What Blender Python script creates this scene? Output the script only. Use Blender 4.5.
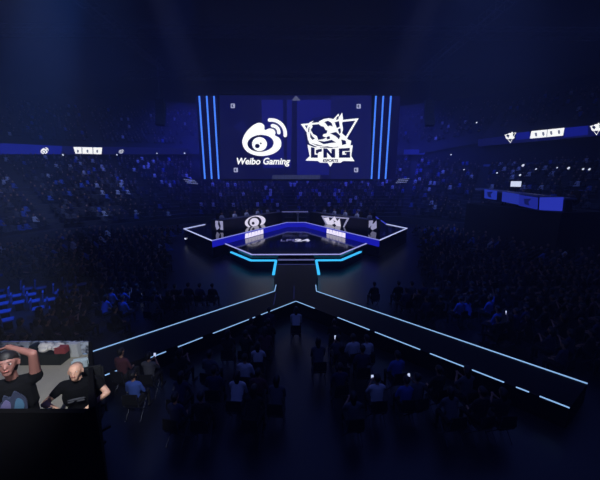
import bpy, bmesh, math, random
import numpy as np
from mathutils import Vector, Matrix
random.seed(7)
PI = math.pi
for o in list(bpy.data.objects): bpy.data.objects.remove(o)
sc = bpy.context.scene
col = sc.collection

# ------------------------------------------------------------------ camera
FPX, CX, CY, CAMH = 300.0, 300.0, 240.0, 6.4
PITCH = math.atan(60 / FPX); YAW = math.atan(4 / FPX)
cd = bpy.data.cameras.new('camera'); cam = bpy.data.objects.new('camera', cd); col.objects.link(cam)
cd.sensor_fit = 'HORIZONTAL'; cd.sensor_width = 36; cd.lens = 36 * FPX / 600
cd.clip_start = .05; cd.clip_end = 400
cam.location = (0, 0, CAMH); cam.rotation_euler = (PI / 2 - PITCH, 0, -YAW)
sc.camera = cam
RC = cam.rotation_euler.to_matrix()

# ------------------------------------------------------------------ light, exposure
w = bpy.data.worlds.new('world'); sc.world = w; w.use_nodes = True
w.node_tree.nodes['Background'].inputs[0].default_value = (.02, .04, .22, 1)
w.node_tree.nodes['Background'].inputs[1].default_value = .05
HAZE = .004      # thin stage haze in the whole hall
vsn = w.node_tree.nodes.new('ShaderNodeVolumeScatter'); vsn.inputs['Color'].default_value = (.8, .85, 1, 1)
vsn.inputs['Density'].default_value = HAZE; vsn.inputs['Anisotropy'].default_value = .1
w.node_tree.links.new(vsn.outputs[0], w.node_tree.nodes['World Output'].inputs['Volume'])
vs = sc.view_settings
vs.view_transform = 'Standard'; vs.look = 'None'; vs.gamma = 1; vs.use_curve_mapping = False; vs.exposure = 0
sc.cycles.use_denoising = True
sc.cycles.max_bounces = 5; sc.cycles.diffuse_bounces = 2; sc.cycles.glossy_bounces = 3
sc.cycles.sample_clamp_indirect = 3
sc.cycles.volume_bounces = 0

def light(kind, loc, target, power, color, **kw):  # lamps out of view, without fixtures, placed for the light they cast
    l = bpy.data.lights.new('unseen_light', kind); l.energy = power; l.color = color
    for k, v in kw.items(): setattr(l, k, v)
    o = bpy.data.objects.new('unseen_light', l); col.objects.link(o); o.location = loc
    o.rotation_euler = (Vector(target) - Vector(loc)).to_track_quat('-Z', 'Y').to_euler()
    return o
BL = (.10, .18, 1.0); BL2 = (.05, .07, 1.0); CO = (.45, .6, 1.0)
light('AREA', (0, 28, 23), (0, 28, 0), 3000, (.13, .2, 1.0), shape='RECTANGLE', size=70, size_y=50)      # unseen broad wash added under the roof, lifts the dark hall
light('AREA', (0, 50, 17.5), (0, 58, 5), 8000, BL2, shape='RECTANGLE', size=44, size_y=4)                   # unseen lamp added behind the screen to brighten the end stand
light('SPOT', (-8, 14, 22), (-36, 45, 4), 13000, (.14, .3, 1.0), spot_size=1.0, spot_blend=1)             # left stand
light('SPOT', (-12, 14, 22), (-31, 42, 4), 13000, (.5, .6, 1.0), spot_size=.55, spot_blend=1)
light('SPOT', (8, 14, 22), (23, 42, 4), 15000, (.14, .25, 1.0), spot_size=.9, spot_blend=1)              # right stand
light('SPOT', (-6, 13, 21), (-14.6, 13.6, 0), 42000, (.05, .24, 1.0), spot_size=.28, spot_blend=.8)       # near left seats
light('SPOT', (-2, 13, 21), (-8.3, 13.4, 0), 11000, (.02, .14, 1.0), spot_size=.17, spot_blend=.8)
light('SPOT', (2, 13, 21), (8.6, 12.9, 0), 6000, (.03, .12, 1.0), spot_size=.25, spot_blend=.8)
light('SPOT', (-8, 13, 21), (-5.2, 32.5, 2.5), 14000, (.42, .5, 1.0), spot_size=.24, spot_blend=1)              # unseen spots added to brighten the two teams
light('SPOT', (8, 13, 21), (5.2, 32.5, 2.5), 14000, (.42, .5, 1.0), spot_size=.24, spot_blend=1)
light('SPOT', (0, -4, 16), (1, 11, 0), 900, (.12, .2, 1.0), spot_size=1.3, spot_blend=1)                # unseen spot added for the rows near the camera
for sx_ in (-1, 1): light('SPOT', (sx_ * 6, 13, 20), (sx_ * 4.2, 18, 0), 2200, BL2, spot_size=.42, spot_blend=1)   # spots added for a blue glow on the floor before the stage
light('SPOT', (-1.6, 1.2, 7.6), (-4.25, 4.5, 2.7), 1150, (.95, .98, 1.0), spot_size=.54, spot_blend=.3, shadow_soft_size=.25)   # unseen lamp added to light the pen

light('SPOT', (-.7, -.8, 6.4), (-4.1, 4.2, 3.7), 230, (.95, .95, 1.0), spot_size=.34, spot_blend=.4, shadow_soft_size=.2)  # second unseen lamp, added as fill for the faces in the pen

# ------------------------------------------------------------------ helpers
def ray(px, py):
    return (RC @ Vector((px - CX, CY - py, -FPX))).normalized()
def Zp(px, py, z):
    d = ray(px, py); t = (z - CAMH) / d.z
    return Vector((d.x * t, d.y * t, z))
def Dp(px, py, y):
    d = ray(px, py); t = y / d.y
    return Vector((d.x * t, y, CAMH + d.z * t))
def sym(off, py, z):          # a point `off` pixels left of the arena's axis, as (half width, depth)
    a = Zp(296 - off, py, z); return (-abs(a.x), a.y)

def lin(c):
    return tuple(((v / 255) / 12.92 if v / 255 <= .04045 else (((v / 255) + .055) / 1.055) ** 2.4) for v in c)
MATS = {}
def P(name, rgb, rough=.7, metal=0, spec=.5, noise=0, scale=8):
    if name in MATS: return MATS[name]
    m = bpy.data.materials.new(name); m.use_nodes = True; nt = m.node_tree; b = nt.nodes['Principled BSDF']
    c = (*lin(rgb), 1)
    b.inputs['Base Color'].default_value = c; b.inputs['Roughness'].default_value = rough
    b.inputs['Metallic'].default_value = metal; b.inputs['Specular IOR Level'].default_value = spec
    if noise:
        tc = nt.nodes.new('ShaderNodeTexCoord'); n = nt.nodes.new('ShaderNodeTexNoise'); n.inputs['Scale'].default_value = scale
        r = nt.nodes.new('ShaderNodeValToRGB')
        r.color_ramp.elements[0].color = tuple(v * (1 - noise) for v in c[:3]) + (1,)
        r.color_ramp.elements[1].color = tuple(min(1, v * (1 + noise)) for v in c[:3]) + (1,)
        nt.links.new(tc.outputs['Object'], n.inputs['Vector']); nt.links.new(n.outputs['Fac'], r.inputs['Fac'])
        nt.links.new(r.outputs['Color'], b.inputs['Base Color'])
    MATS[name] = m; return m
def E(name, rgb, s=1.0):
    if name in MATS: return MATS[name]
    m = bpy.data.materials.new(name); m.use_nodes = True; nt = m.node_tree; nt.nodes.clear()
    e = nt.nodes.new('ShaderNodeEmission'); o = nt.nodes.new('ShaderNodeOutputMaterial')
    e.inputs[0].default_value = (*lin(rgb), 1); e.inputs[1].default_value = s
    nt.links.new(e.outputs[0], o.inputs[0]); MATS[name] = m; return m

def tag(o, label=None, cat=None, group=None, kind=None):
    if label: o['label'] = label
    if cat: o['category'] = cat
    if group: o['group'] = group
    if kind: o['kind'] = kind
    return o
def empty(name, loc, rz=0):
    o = bpy.data.objects.new(name, None); col.objects.link(o); o.location = loc; o.rotation_euler.z = rz
    o.empty_display_size = .2; return o
def link_mesh(name, me, parent=None):
    o = bpy.data.objects.new(name, me); col.objects.link(o)
    if parent: o.parent = parent
    return o
class MB:
    def __init__(s): s.bm = bmesh.new()
    def box(s, c, d, rz=0, rx=0, mi=0):
        M = Matrix.Translation(c) @ Matrix.Rotation(rz, 4, 'Z') @ Matrix.Rotation(rx, 4, 'X') @ Matrix.Diagonal((*d, 1))
        r = bmesh.ops.create_cube(s.bm, size=1, matrix=M)
        if mi:
            for f in {f for v in r['verts'] for f in v.link_faces}: f.material_index = mi
        return s
    def prism(s, pts, z0, z1, mi=0):
        a = [s.bm.verts.new((p[0], p[1], z0)) for p in pts]; b = [s.bm.verts.new((p[0], p[1], z1)) for p in pts]
        n = len(pts); fs = [s.bm.faces.new(a[::-1]), s.bm.faces.new(b)]
        for i in range(n): fs.append(s.bm.faces.new((a[i], a[(i + 1) % n], b[(i + 1) % n], b[i])))
        for f in fs: f.material_index = mi
        return s
    def bar(s, p, q, wd, ht, mi=0):           # a bar of rectangular section from p to q
        p, q = Vector(p), Vector(q); d = q - p
        R = d.to_track_quat('X', 'Z').to_matrix().to_4x4()
        M = Matrix.Translation((p + q) / 2) @ R @ Matrix.Diagonal((d.length, wd, ht, 1))
        r = bmesh.ops.create_cube(s.bm, size=1, matrix=M)
        for f in {f for v in r['verts'] for f in v.link_faces}: f.material_index = mi
        return s
    def tube(s, p, q, r0, r1=None, n=10):
        p, q = Vector(p), Vector(q); d = q - p; r1 = r0 if r1 is None else r1
        M = Matrix.Translation((p + q) / 2) @ d.to_track_quat('Z', 'Y').to_matrix().to_4x4()
        bmesh.ops.create_cone(s.bm, cap_ends=True, segments=n, radius1=r0, radius2=r1, depth=d.length, matrix=M); return s
    def ball(s, c, r, sc_=(1, 1, 1), n=12):
        bmesh.ops.create_uvsphere(s.bm, u_segments=n, v_segments=max(6, n * 2 // 3), radius=r, matrix=Matrix.Translation(c) @ Matrix.Diagonal((*sc_, 1))); return s
    def quad(s, pts, mi=0):
        f = s.bm.faces.new([s.bm.verts.new(p) for p in pts]); f.material_index = mi; return s
    def build(s, name, mats, parent=None, smooth=False, bevel=0):
        if bevel: bmesh.ops.bevel(s.bm, geom=s.bm.edges[:], offset=bevel, segments=2, affect='EDGES')
        bmesh.ops.recalc_face_normals(s.bm, faces=s.bm.faces[:])
        me = bpy.data.meshes.new(name); s.bm.to_mesh(me); s.bm.free()
        for m in (mats if isinstance(mats, (list, tuple)) else [mats]): me.materials.append(m)
        if smooth:
            for p in me.polygons: p.use_smooth = True
        return link_mesh(name, me, parent)
def to_mesh(o, name, mat, parent=None, M=None):
    col.objects.link(o); bpy.context.view_layer.update()
    me = bpy.data.meshes.new_from_object(o.evaluated_get(bpy.context.evaluated_depsgraph_get()))
    bpy.data.objects.remove(o)
    if M is not None: me.transform(M)
    me.materials.clear(); me.materials.append(mat)
    return link_mesh(name, me, parent)
def smoothloop(pts, k=6):
    out = []; n = len(pts)
    for i in range(n):
        p0, p1, p2, p3 = (Vector(pts[(i + j - 1) % n]) for j in range(4))
        for t in range(k):
            u = t / k
            out.append(.5 * ((2 * p1) + (p2 - p0) * u + (2 * p0 - 5 * p1 + 4 * p2 - p3) * u * u + (3 * p1 - p0 - 3 * p2 + p3) * u ** 3))
    return [(p[0], p[1]) for p in out]
def ell(cx, cy, rx, ry, a=0, n=28):
    return [(cx + rx * math.cos(t) * math.cos(a) - ry * math.sin(t) * math.sin(a), cy + rx * math.cos(t) * math.sin(a) + ry * math.sin(t) * math.cos(a)) for t in (2 * PI * i / n for i in range(n))]
def arcband(cx, cy, r, th, a0, a1, n=14):      # y grows downwards
    A = [math.radians(a0 + (a1 - a0) * i / n) for i in range(n + 1)]
    h = th / 2; o = [(cx + (r + h) * math.cos(a), cy - (r + h) * math.sin(a)) for a in A]
    e1 = A[-1]; sgn = 1 if a1 > a0 else -1
    m1 = [(cx + r * math.cos(e1) + h * math.cos(e1 + sgn * t), cy - r * math.sin(e1) - h * math.sin(e1 + sgn * t)) for t in (PI * k / 6 for k in range(1, 6))]
    i_ = [(cx + (r - h) * math.cos(a), cy - (r - h) * math.sin(a)) for a in A[::-1]]
    e0 = A[0]
    m0 = [(cx + r * math.cos(e0) + h * math.cos(e0 + PI + sgn * t), cy - r * math.sin(e0) - h * math.sin(e0 + PI + sgn * t)) for t in (PI * k / 6 for k in range(1, 6))]
    return o + m1 + i_ + m0
def shape(name, loops, mat, M, parent=None, thick=.02):
    """flat sign shape: loops in local 2D (x right, y up), holes by even-odd; M places it"""
    cu = bpy.data.curves.new(name, 'CURVE'); cu.dimensions = '2D'; cu.fill_mode = 'BOTH'; cu.extrude = thick / 2
    for lp in loops:
        sp = cu.splines.new('POLY'); sp.points.add(len(lp) - 1); sp.use_cyclic_u = True
        for i, p in enumerate(lp): sp.points[i].co = (p[0], p[1], 0, 1)
    return to_mesh(bpy.data.objects.new(name, cu), name, mat, parent, M)
def text(name, s, mat, M, parent=None, size=1, shear=0, bold=0, thick=.02, sx=1, align='CENTER', space=1):
    cu = bpy.data.curves.new(name, 'FONT'); cu.body = s; cu.size = size; cu.shear = shear; cu.offset = bold
    cu.extrude = thick / 2; cu.align_x = align; cu.align_y = 'CENTER'; cu.space_character = space
    return to_mesh(bpy.data.objects.new(name, cu), name, mat, parent, M @ Matrix.Diagonal((sx, 1, 1, 1)))
def frame(o, ux, uy, off=0):
    """matrix: local x -> ux, local y -> uy, local z -> towards the viewer side"""
    ux = Vector(ux).normalized(); uy = Vector(uy).normalized(); n = ux.cross(uy).normalized()
    M = Matrix((ux, uy, n)).transposed().to_4x4(); M.translation = Vector(o) + n * off
    return M

# ------------------------------------------------------------------ materials
BLACK = P('black_paint', (14, 15, 20), .6)
FLOORM = P('hall_floor', (16, 18, 30), .35, noise=.4, scale=.6)
GLOSS = P('stage_gloss', (10, 11, 18), .09, spec=.6)
DECK = P('catwalk_gloss', (6, 8, 18), .55, spec=.15)
CONC = P('tier_concrete', (38, 40, 52), .8, noise=.3, scale=.5)
WALLM = P('dark_wall', (22, 24, 40), .9, noise=.3, scale=.2)
TRUSSM = P('truss_black_steel', (20, 21, 27), .6)
STEEL = P('truss_steel', (60, 64, 80), .5, metal=.4)
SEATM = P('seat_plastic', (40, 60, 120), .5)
WLINE = E('white_led', (190, 200, 255), 1.0)
WLINE2 = E('pale_led', (140, 185, 240), 1.0)
CYAN = E('cyan_led', (60, 190, 255), 1.15)
STRIP = E('blue_led_tube', (70, 130, 255), 1.25)
RISER = E('blue_riser', (26, 28, 185), .9)
WHITE = E('screen_white', (250, 252, 255), 1.2)
SNAVY = E('screen_navy', (12, 15, 68), 1.0)
SNAVY2 = E('screen_navy_light', (17, 21, 84), 1.0)
SBLUE = E('screen_blue', (21, 25, 112), 1.0)
SDARK = E('screen_emblem_dark', (20, 22, 78), 1.0)
RIBB = E('ribbon_blue', (18, 26, 130), 1.0)
RIBD = E('ribbon_dim', (12, 16, 74), 1.0)

# ------------------------------------------------------------------ setting
tag(MB().box((0, 20, -.1), (140, 100, .2)).build('floor', FLOORM), kind='structure')
tag(MB().box((0, 20, 24.3), (180, 130, .3)).build('ceiling', P('ceiling_black', (14, 15, 24), .95, noise=.5, scale=.15)), kind='structure')
LOUT = [(-58, -5, 9.8), (-58, 38, 9.8), (-49, 50.5, 9.8), (-19, 57.5, 9.8), (22, 59, 10), (31, 51, 8.6), (40, 38, 8.6), (45, 20, 8.6), (45, -5, 8.6)]
LIN = [(-30, -5, .9), (-30, 20, .9), (-27, 33, .9), (-16, 45.5, .9), (16, 45.5, .9), (22, 38, .9), (27, 28, .9), (29, 16, .9), (29, -5, .9)]
UIN = [(-58, -5, 12.6), (-58, 38, 12.6), (-49, 50.5, 12.6), (-19, 58, 12.6), (22, 59.5, 12.6), (31, 51.5, 14.0), (40, 38.4, 14.0), (45, 20, 14.0), (45, -5, 14.0)]
UOUT = [(-80, -5, 22), (-80, 45, 22), (-62, 68, 22), (-22, 76, 22), (26, 78, 22), (44, 66, 22), (56, 46, 22), (62, 20, 22), (62, -5, 22)]
def lerp(a, b, t): return tuple(a[i] + (b[i] - a[i]) * t for i in range(len(a)))
def tiers(name, inner, outer, n):
    s = MB()
    for k in range(n):
        A = [lerp(i, o, k / n) for i, o in zip(inner, outer)]; B = [lerp(i, o, (k + 1) / n) for i, o in zip(inner, outer)]
        for j in range(len(A) - 1):
            z0, z1 = A[j][2], A[j + 1][2]; zb0, zb1 = B[j][2], B[j + 1][2]
            a, b, c, d = A[j], A[j + 1], B[j + 1], B[j]
            s.quad([(a[0], a[1], z0), (b[0], b[1], z1), (c[0], c[1], z1), (d[0], d[1], z0)])          # tread
            s.quad([(d[0], d[1], z0), (c[0], c[1], z1), (c[0], c[1], zb1), (d[0], d[1], zb0)])        # riser
    for j in range(len(inner) - 1):                                                                     # front wall
        a, b = inner[j], inner[j + 1]
        s.quad([(a[0], a[1], a[2] - (.9 if a[2] < 5 else 1.5)), (b[0], b[1], b[2] - (.9 if b[2] < 5 else 1.5)), b, a])
    return tag(s.build(name, CONC), kind='structure')
NL, NU = 18, 14
tiers('seating_tier_lower', LIN, LOUT, NL)
tiers('seating_tier_upper', UIN, UOUT, NU)
s = MB()                                                                                                # back walls of the lower tier
for j in range(len(LOUT) - 1):
    a, b = Vector(LOUT[j]), Vector(LOUT[j + 1]); c, d = Vector(UIN[j]), Vector(UIN[j + 1])
    off = Vector((0, 1.2, 0)) if abs(a.x) < 40 or abs(b.x) < 40 else Vector((math.copysign(1.2, a.x), 0, 0))
    s.quad([a + off - Vector((0, 0, .5)), b + off - Vector((0, 0, .5)), d + off, c + off])
tag(s.build('wall_concourse', WALLM), kind='structure')
s = MB()
for j in range(len(UOUT) - 1):
    a, b = UOUT[j], UOUT[j + 1]
    s.quad([(a[0], a[1], a[2] - 1), (b[0], b[1], b[2] - 1), (b[0], b[1], 26), (a[0], a[1], 26)])
tag(s.build('wall_back', WALLM), kind='structure')
tag(MB().box((0, -5.6, 12), (170, .2, 26)).build('wall_front', BLACK), kind='structure')
# railing band below the boxes on the right
s = MB()
for a, b in (((31, 50.6), (40, 37.7)), ((40, 37.7), (44.8, 20))): s.bar((*a, 8.75), (*b, 8.75), .12, .35)
tag(s.build('trim_1', P('rail_blue_grey', (70, 90, 130), .4)), kind='structure')

# ------------------------------------------------------------------ ribbon boards on the balcony fronts
def on_plane(px, py, a, b):
    """point where the view ray through the photograph's pixel meets the vertical plane through a and b"""
    a, b = Vector((*a[:2], 0)), Vector((*b[:2], 0)); t = b - a; n = Vector((t.y, -t.x, 0))
    d = ray(px, py); o = Vector((0, 0, CAMH)); k = (a - o).dot(n) / d.dot(n)
    return o + d * k
def board(name, a, b, top0, bot0, top1, bot1, label, group=None, mat=RIBB):
    """a, b: plan ends; (px,py) of its four corners"""
    A, B, C, D_ = on_plane(*top0, a, b), on_plane(*top1, a, b), on_plane(*bot1, a, b), on_plane(*bot0, a, b)
    dirn = (B - A); dirn.z = 0; n = Vector((dirn.y, -dirn.x, 0)).normalized()
    if n.dot(-A) < 0: n = -n
    t = empty(name, (A + B + C + D_) / 4); L = t.location
    s = MB(); f = [p - L for p in (A, B, C, D_)]; g = [p - n * .3 - L for p in (A, B, C, D_)]
    vs_ = [s.bm.verts.new(p) for p in f + g]
    s.bm.faces.new(vs_[:4])
    for i in range(4):
        fc = s.bm.faces.new((vs_[i], vs_[(i + 1) % 4], vs_[4 + (i + 1) % 4], vs_[4 + i])); fc.material_index = 1
    fc = s.bm.faces.new(vs_[4:]); fc.material_index = 1
    s.build('display', [mat, BLACK], t)
    tag(t, label, 'ribbon board', group)
    return t, a, b, n
def board_shape(bd, name, loops, mat, off=.03, thick=.02):
    t, a, b, n = bd
    pts = [[on_plane(x, y, a, b) for x, y in lp] for lp in loops]
    o = sum((sum(l, Vector()) for l in pts), Vector()) / sum(len(l) for l in pts)
    ux = Vector((0, 0, 1)).cross(n).normalized() * 1.0
    M = frame(o - t.location, ux, (0, 0, 1), off)
    lo = [[((p - o).dot(ux), (p - o).z) for p in l] for l in pts]
    return shape(name, lo, mat, M, t, thick)
# emblem outlines, each in its own 480 x 480 sketch grid
EYE_BODY = smoothloop([(85, 290), (100, 240), (135, 195), (175, 165), (210, 158), (234, 174), (240, 206), (272, 196), (300, 203), (313, 225), (309, 243), (337, 260), (352, 292), (345, 330), (310, 362), (260, 380), (205, 384), (150, 372), (105, 342)], 4)
EYE = [EYE_BODY, ell(210, 298, 90, 58, -.06), ell(203, 303, 51, 48), ell(188, 316, 16, 15), ell(212, 298, 6, 6)]
ARC = [arcband(283, 234, 96, 24, 97, -6), arcband(290, 222, 45, 24, 88, -4)]
def place_loops(loops, x0, y0, sc_): return [[(x0 + x * sc_, y0 + y * sc_) for x, y in l] for l in loops]
TRI = [[(40, 132), (436, 92), (242, 424)], [(66, 142), (412, 108), (242, 396)]]
DRAG = [[(128, 108), (112, 128), (120, 150), (106, 172), (124, 200), (150, 214), (158, 240), (190, 236), (214, 226), (188, 214), (196, 200), (216, 196), (222, 176), (208, 172), (196, 150), (178, 146), (160, 130), (166, 112), (196, 98), (232, 92), (262, 98), (288, 70), (298, 60), (302, 84), (322, 54), (328, 96), (322, 130), (328, 165), (322, 196), (344, 214), (362, 238), (384, 246), (378, 282), (340, 290), (310, 312), (296, 286), (262, 292), (222, 284), (180, 288), (140, 284), (100, 266), (88, 238), (80, 196), (84, 150), (98, 122)]]
DRAG_CUT = [[(200, 118), (226, 110), (250, 126), (258, 150), (238, 142), (226, 150), (214, 134)], [(270, 120), (300, 112), (306, 150), (286, 160)], [(240, 196), (280, 186), (310, 214), (300, 236), (276, 214)],
            [(150, 244), (200, 252), (250, 240), (280, 258), (240, 262), (196, 270)], [(316, 238), (346, 246), (350, 268), (322, 276)], [(104, 190), (118, 216), (136, 232), (118, 240), (104, 222)], [(112, 262), (150, 272), (200, 282), (150, 280)], [(216, 220), (236, 214), (240, 232), (218, 238)], [(330, 170), (340, 200), (332, 206), (322, 190)], [(286, 84), (300, 76), (296, 100), (280, 104)], [(92, 160), (100, 150), (96, 190), (90, 186)], [(292, 168), (310, 160), (314, 190), (302, 200)]]
PLATE = [[(84, 272), (130, 290), (250, 296), (300, 290), (394, 276), (384, 350), (406, 386), (330, 384), (312, 396), (170, 396), (156, 384), (70, 382), (100, 352)]]
L_L = [[(116, 296), (140, 300), (140, 340), (160, 340), (160, 358), (116, 358)]]
L_N = [[(196, 302), (220, 304), (248, 334), (248, 306), (272, 306), (272, 358), (250, 358), (220, 326), (220, 358), (196, 358)]]
L_G = [[(366, 300), (366, 318), (318, 320), (318, 340), (344, 340), (344, 334), (334, 334), (334, 324), (368, 322), (368, 358), (296, 358), (296, 304)]]
L_I = [[(148, 312), (186, 304), (186, 322), (164, 326), (164, 334), (148, 332)]]

# left ribbon
LA, LB_ = (-49, 50.2), (-19, 57.2)
rb = board('ribbon_board', LA, LB_, (-12, 142.6), (-12, 154.2), (62, 146), (62, 154.2), 'long blue ribbon display on the left balcony front, with an eye emblem')
x = place_loops(EYE + ARC, 38.6, 144.2, .0256); board_shape(rb, 'emblem', x, WHITE)
rb = board('ribbon_board', LA, LB_, (62, 146), (62, 154.4), (188, 148.3), (188, 154.2), 'dimmer blue ribbon display nearest the big screen, carrying a white strip', mat=RIBD)
board_shape(rb, 'caption_panel', [[(73.5, 147), (102.2, 147.6), (101.5, 154.2), (75.5, 153.6)]], WHITE)
GRY = E('caption_grey', (120, 125, 150), 1)
for x0, x1 in ((81.6, 82.4), (92.6, 93.4)): board_shape(rb, 'caption_divider', [[(x0, 147.4), (x1, 147.4), (x1 + .2, 154), (x0 + .2, 154)]], GRY, .05)
for xx in (78, 87.6, 97.4): board_shape(rb, 'caption_mark', [ell(xx, 151.2, 1.0, 1.6, 0, 10)], GRY, .05)
board_shape(rb, 'emblem', place_loops(EYE + ARC, 117.4, 147.2, .0165), E('emblem_soft', (200, 205, 230), 1))
# right ribbons
rb = board('ribbon_board', (21, 58.4), (33.5, 58.4), (404, 149.6), (404, 154.3), (462.5, 149), (462.5, 155.4), 'small plain blue ribbon display across the far right corner', mat=RIBB)
RA, RBp = (30.6, 50.8), (39.6, 37.9)
rb = board('ribbon_board', RA, RBp, (478, 139.4), (478, 146.4), (612, 122.6), (612, 134.6), 'blue ribbon display on the right balcony with white emblems and figures', mat=RIBD)
board_shape(rb, 'glow_section', [[(516, 133), (530, 131.5), (530, 138.4), (516, 140)]], RIBB)
board_shape(rb, 'glow_section', [[(564.5, 128), (588, 125.6), (588, 134.6), (564, 137.4)]], RIBB)
board_shape(rb, 'caption_panel', [[(531.5, 131.2), (564.6, 127.8), (563, 135.6), (530, 138.6)]], WHITE)
for xx, yy in ((536, 134.8), (543.3, 134.1), (551.2, 133.2), (559, 132.2)):
    board_shape(rb, 'caption_mark', [[(xx - 1.2, yy - 1.9), (xx + .9, yy - 2.2), (xx + 1.4, yy + 1), (xx, yy + 2), (xx - .8, yy + .6)]], GRY, .05)
board_shape(rb, 'caption_divider', [[(547.2, 129.8), (547.8, 129.7), (547.2, 137), (546.6, 137)]], GRY, .05)
def tilt(loops, x0, y0, s_, sl): return [[(x0 + x * s_, y0 + y * s_ + sl * x * s_) for x, y in l] for l in loops]
for x0, y0, s_ in ((503.2, 133.6, .030), (588.4, 124.4, .034)):
    board_shape(rb, 'emblem', tilt(TRI, x0, y0 - 2.6, s_, -.1), WHITE)
    board_shape(rb, 'emblem', tilt(DRAG, x0, y0 - 2.6, s_, -.1), WHITE, .05)

# ------------------------------------------------------------------ the hanging LED screen
SY = 46.0
def SP(px, py): p = Dp(px, py, SY); return p
scr = empty('led_screen', SP(295, 137))
tag(scr, 'huge hanging screen showing two white team emblems on dark blue', 'screen')
O = scr.location
def sm(off=0): return frame((0, 0, 0), (1, 0, 0), (0, 0, 1), off)
def sl(loops): return [[((SP(x, y) - O).x, (SP(x, y) - O).z) for x, y in l] for l in loops]
def sshape(name, loops, mat, off, parent=None): return shape(name, sl(loops), mat, sm(off), parent or scr, .03)
a, b = SP(219, 95), SP(371.5, 179.6)
MB().box(((a.x + b.x) / 2 - O.x, .45, (a.z + b.z) / 2 - O.z), (b.x - a.x + .5, .8, a.z - b.z + .4)).build('screen_frame', BLACK, scr)
sshape('display_panel', [[(219.5, 95.5), (371.5, 95.5), (370.5, 179.2), (221, 179.2)]], SNAVY, .05)
sshape('display_section', [[(261.5, 100), (292, 100), (291, 168), (263, 168)]], SBLUE, .09)
sshape('display_section', [[(297, 100), (331, 100), (329, 175), (297, 175)]], SBLUE, .09)
sshape('display_section', [[(331, 96), (371, 96), (370, 179), (331, 179)]], SNAVY2, .08)
sshape('display_section', [[(233, 127), (243, 120), (246, 126), (246, 136)]], SNAVY2, .09)
sshape('display_section', [[(283, 100), (287, 100), (287, 168), (284, 168)]], SNAVY, .10)
sshape('triangle_mark', [[(296, 95.6), (300.5, 100.8), (291.5, 100.8)]], E('grey_mark', (84, 88, 120), 1), .12)
k = 70 / 480
em = sshape('eye_emblem', place_loops(EYE + ARC, 230, 100, k), WHITE, .13)
em2 = sshape('triangle_emblem', place_loops(TRI, 295, 105, k), WHITE, .13)
sshape('emblem_backing', place_loops([[(60, 200), (120, 90), (330, 60), (345, 215), (392, 250), (392, 300), (80, 290)]], 295, 105, k), SNAVY2, .115)
sshape('winged_emblem', place_loops(DRAG, 295, 105, k), WHITE, .17)
for c in DRAG_CUT: sshape('emblem_cutout', place_loops([c], 295, 105, k), SDARK, .21)
sshape('name_plate', place_loops(PLATE, 295, 105, k), WHITE, .23)
up = lambda l: [[(242 + (x - 242) * 1.06, 330 + (y - 330) * 1.16) for x, y in q_] for q_ in l]
for l in (L_L, L_I, L_N, L_G): sshape('name_letter', place_loops(up(l), 295, 105, k), SDARK, .27)
ppm = (SP(300, 137) - SP(290, 137)).length / 10
p = SP(262.6, 161.6) - O
text('team_name', 'Weibo Gaming', WHITE, frame(p, (1, 0, 0), (0, 0, 1), .13), scr, size=8.9 * ppm, shear=.22, bold=.035, sx=.985)
p = SP(330.2, 160.9) - O
text('team_name', 'ESPORTS', SDARK, frame(p, (1, 0, 0), (0, 0, 1), .27), scr, size=3.9 * ppm, bold=.02, shear=.1)
for px, py in ((233, 106), (358.5, 106.5), (236, 170), (356, 170)):
    e = sshape('corner_mark', [[(px - 2, py - 2.2), (px + 2, py - 2.2), (px + 2, py + 2.2), (px - 2, py + 2.2)]], E('mark_white', (170, 175, 215), 1), .13)
    sshape('mark_glyph', [[(px - 1.1, py - 1.2), (px + .9, py - 1.2), (px - .2, py), (px + 1.1, py + 1.2), (px - .9, py + 1.2), (px - 1.2, py + .1)]], SDARK, .17, e)
# strip lights in the two side wings
for side in (-1, 1):
    wx = [(194, 221), (371, 397)][side > 0]
    a, b = SP(wx[0], 95), SP(wx[1], 179.6)
    t = empty('screen_wing', ((a.x + b.x) / 2, SY + .5, (a.z + b.z) / 2))
    tag(t, 'dark panel with three upright blue tubes, on the %s of the hanging screen' % ('left' if side < 0 else 'right'), 'light panel')
    MB().box((0, .3, 0), (b.x - a.x - .1, .4, a.z - b.z)).build('backing_panel', E('wing_glow', (7, 8, 58), 1.0), t)  # backing glows by itself; its faint navy light is in the material
    for tx, bx in ([(199.6, 205.2), (207, 212), (214.2, 219)] if side < 0 else [(375.7, 371.2), (383, 378.4), (390.6, 385.2)]):
        s = MB(); s.bar(SP(tx, 96.3) - t.location - Vector((0, .15, 0)), SP(bx, 179) - t.location - Vector((0, .15, 0)), .19, .19)
        s.build('light_tube', STRIP, t)
# lower grille of the screen; bar and slats glow, light put in colour
a, b = SP(272.5, 175), SP(319.8, 179.2)
g = MB(); g.box((0, 0, 0), (b.x - a.x, .3, a.z - b.z))
o = g.build('speaker_bar', E('grille_glow', (46, 52, 92), 1)); o.location = ((a.x + b.x) / 2, SY - .45, (a.z + b.z) / 2)
tag(o, 'long grey bar hung under the middle of the screen', 'speaker bar')
for i in range(14):
    MB().box((-(b.x - a.x) / 2 + (i + .5) * (b.x - a.x) / 14, -.17, 0), (.06, .04, a.z - b.z)).build('grille_slat', E('grille_glow_dark', (28, 32, 66), 1), o)
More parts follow.
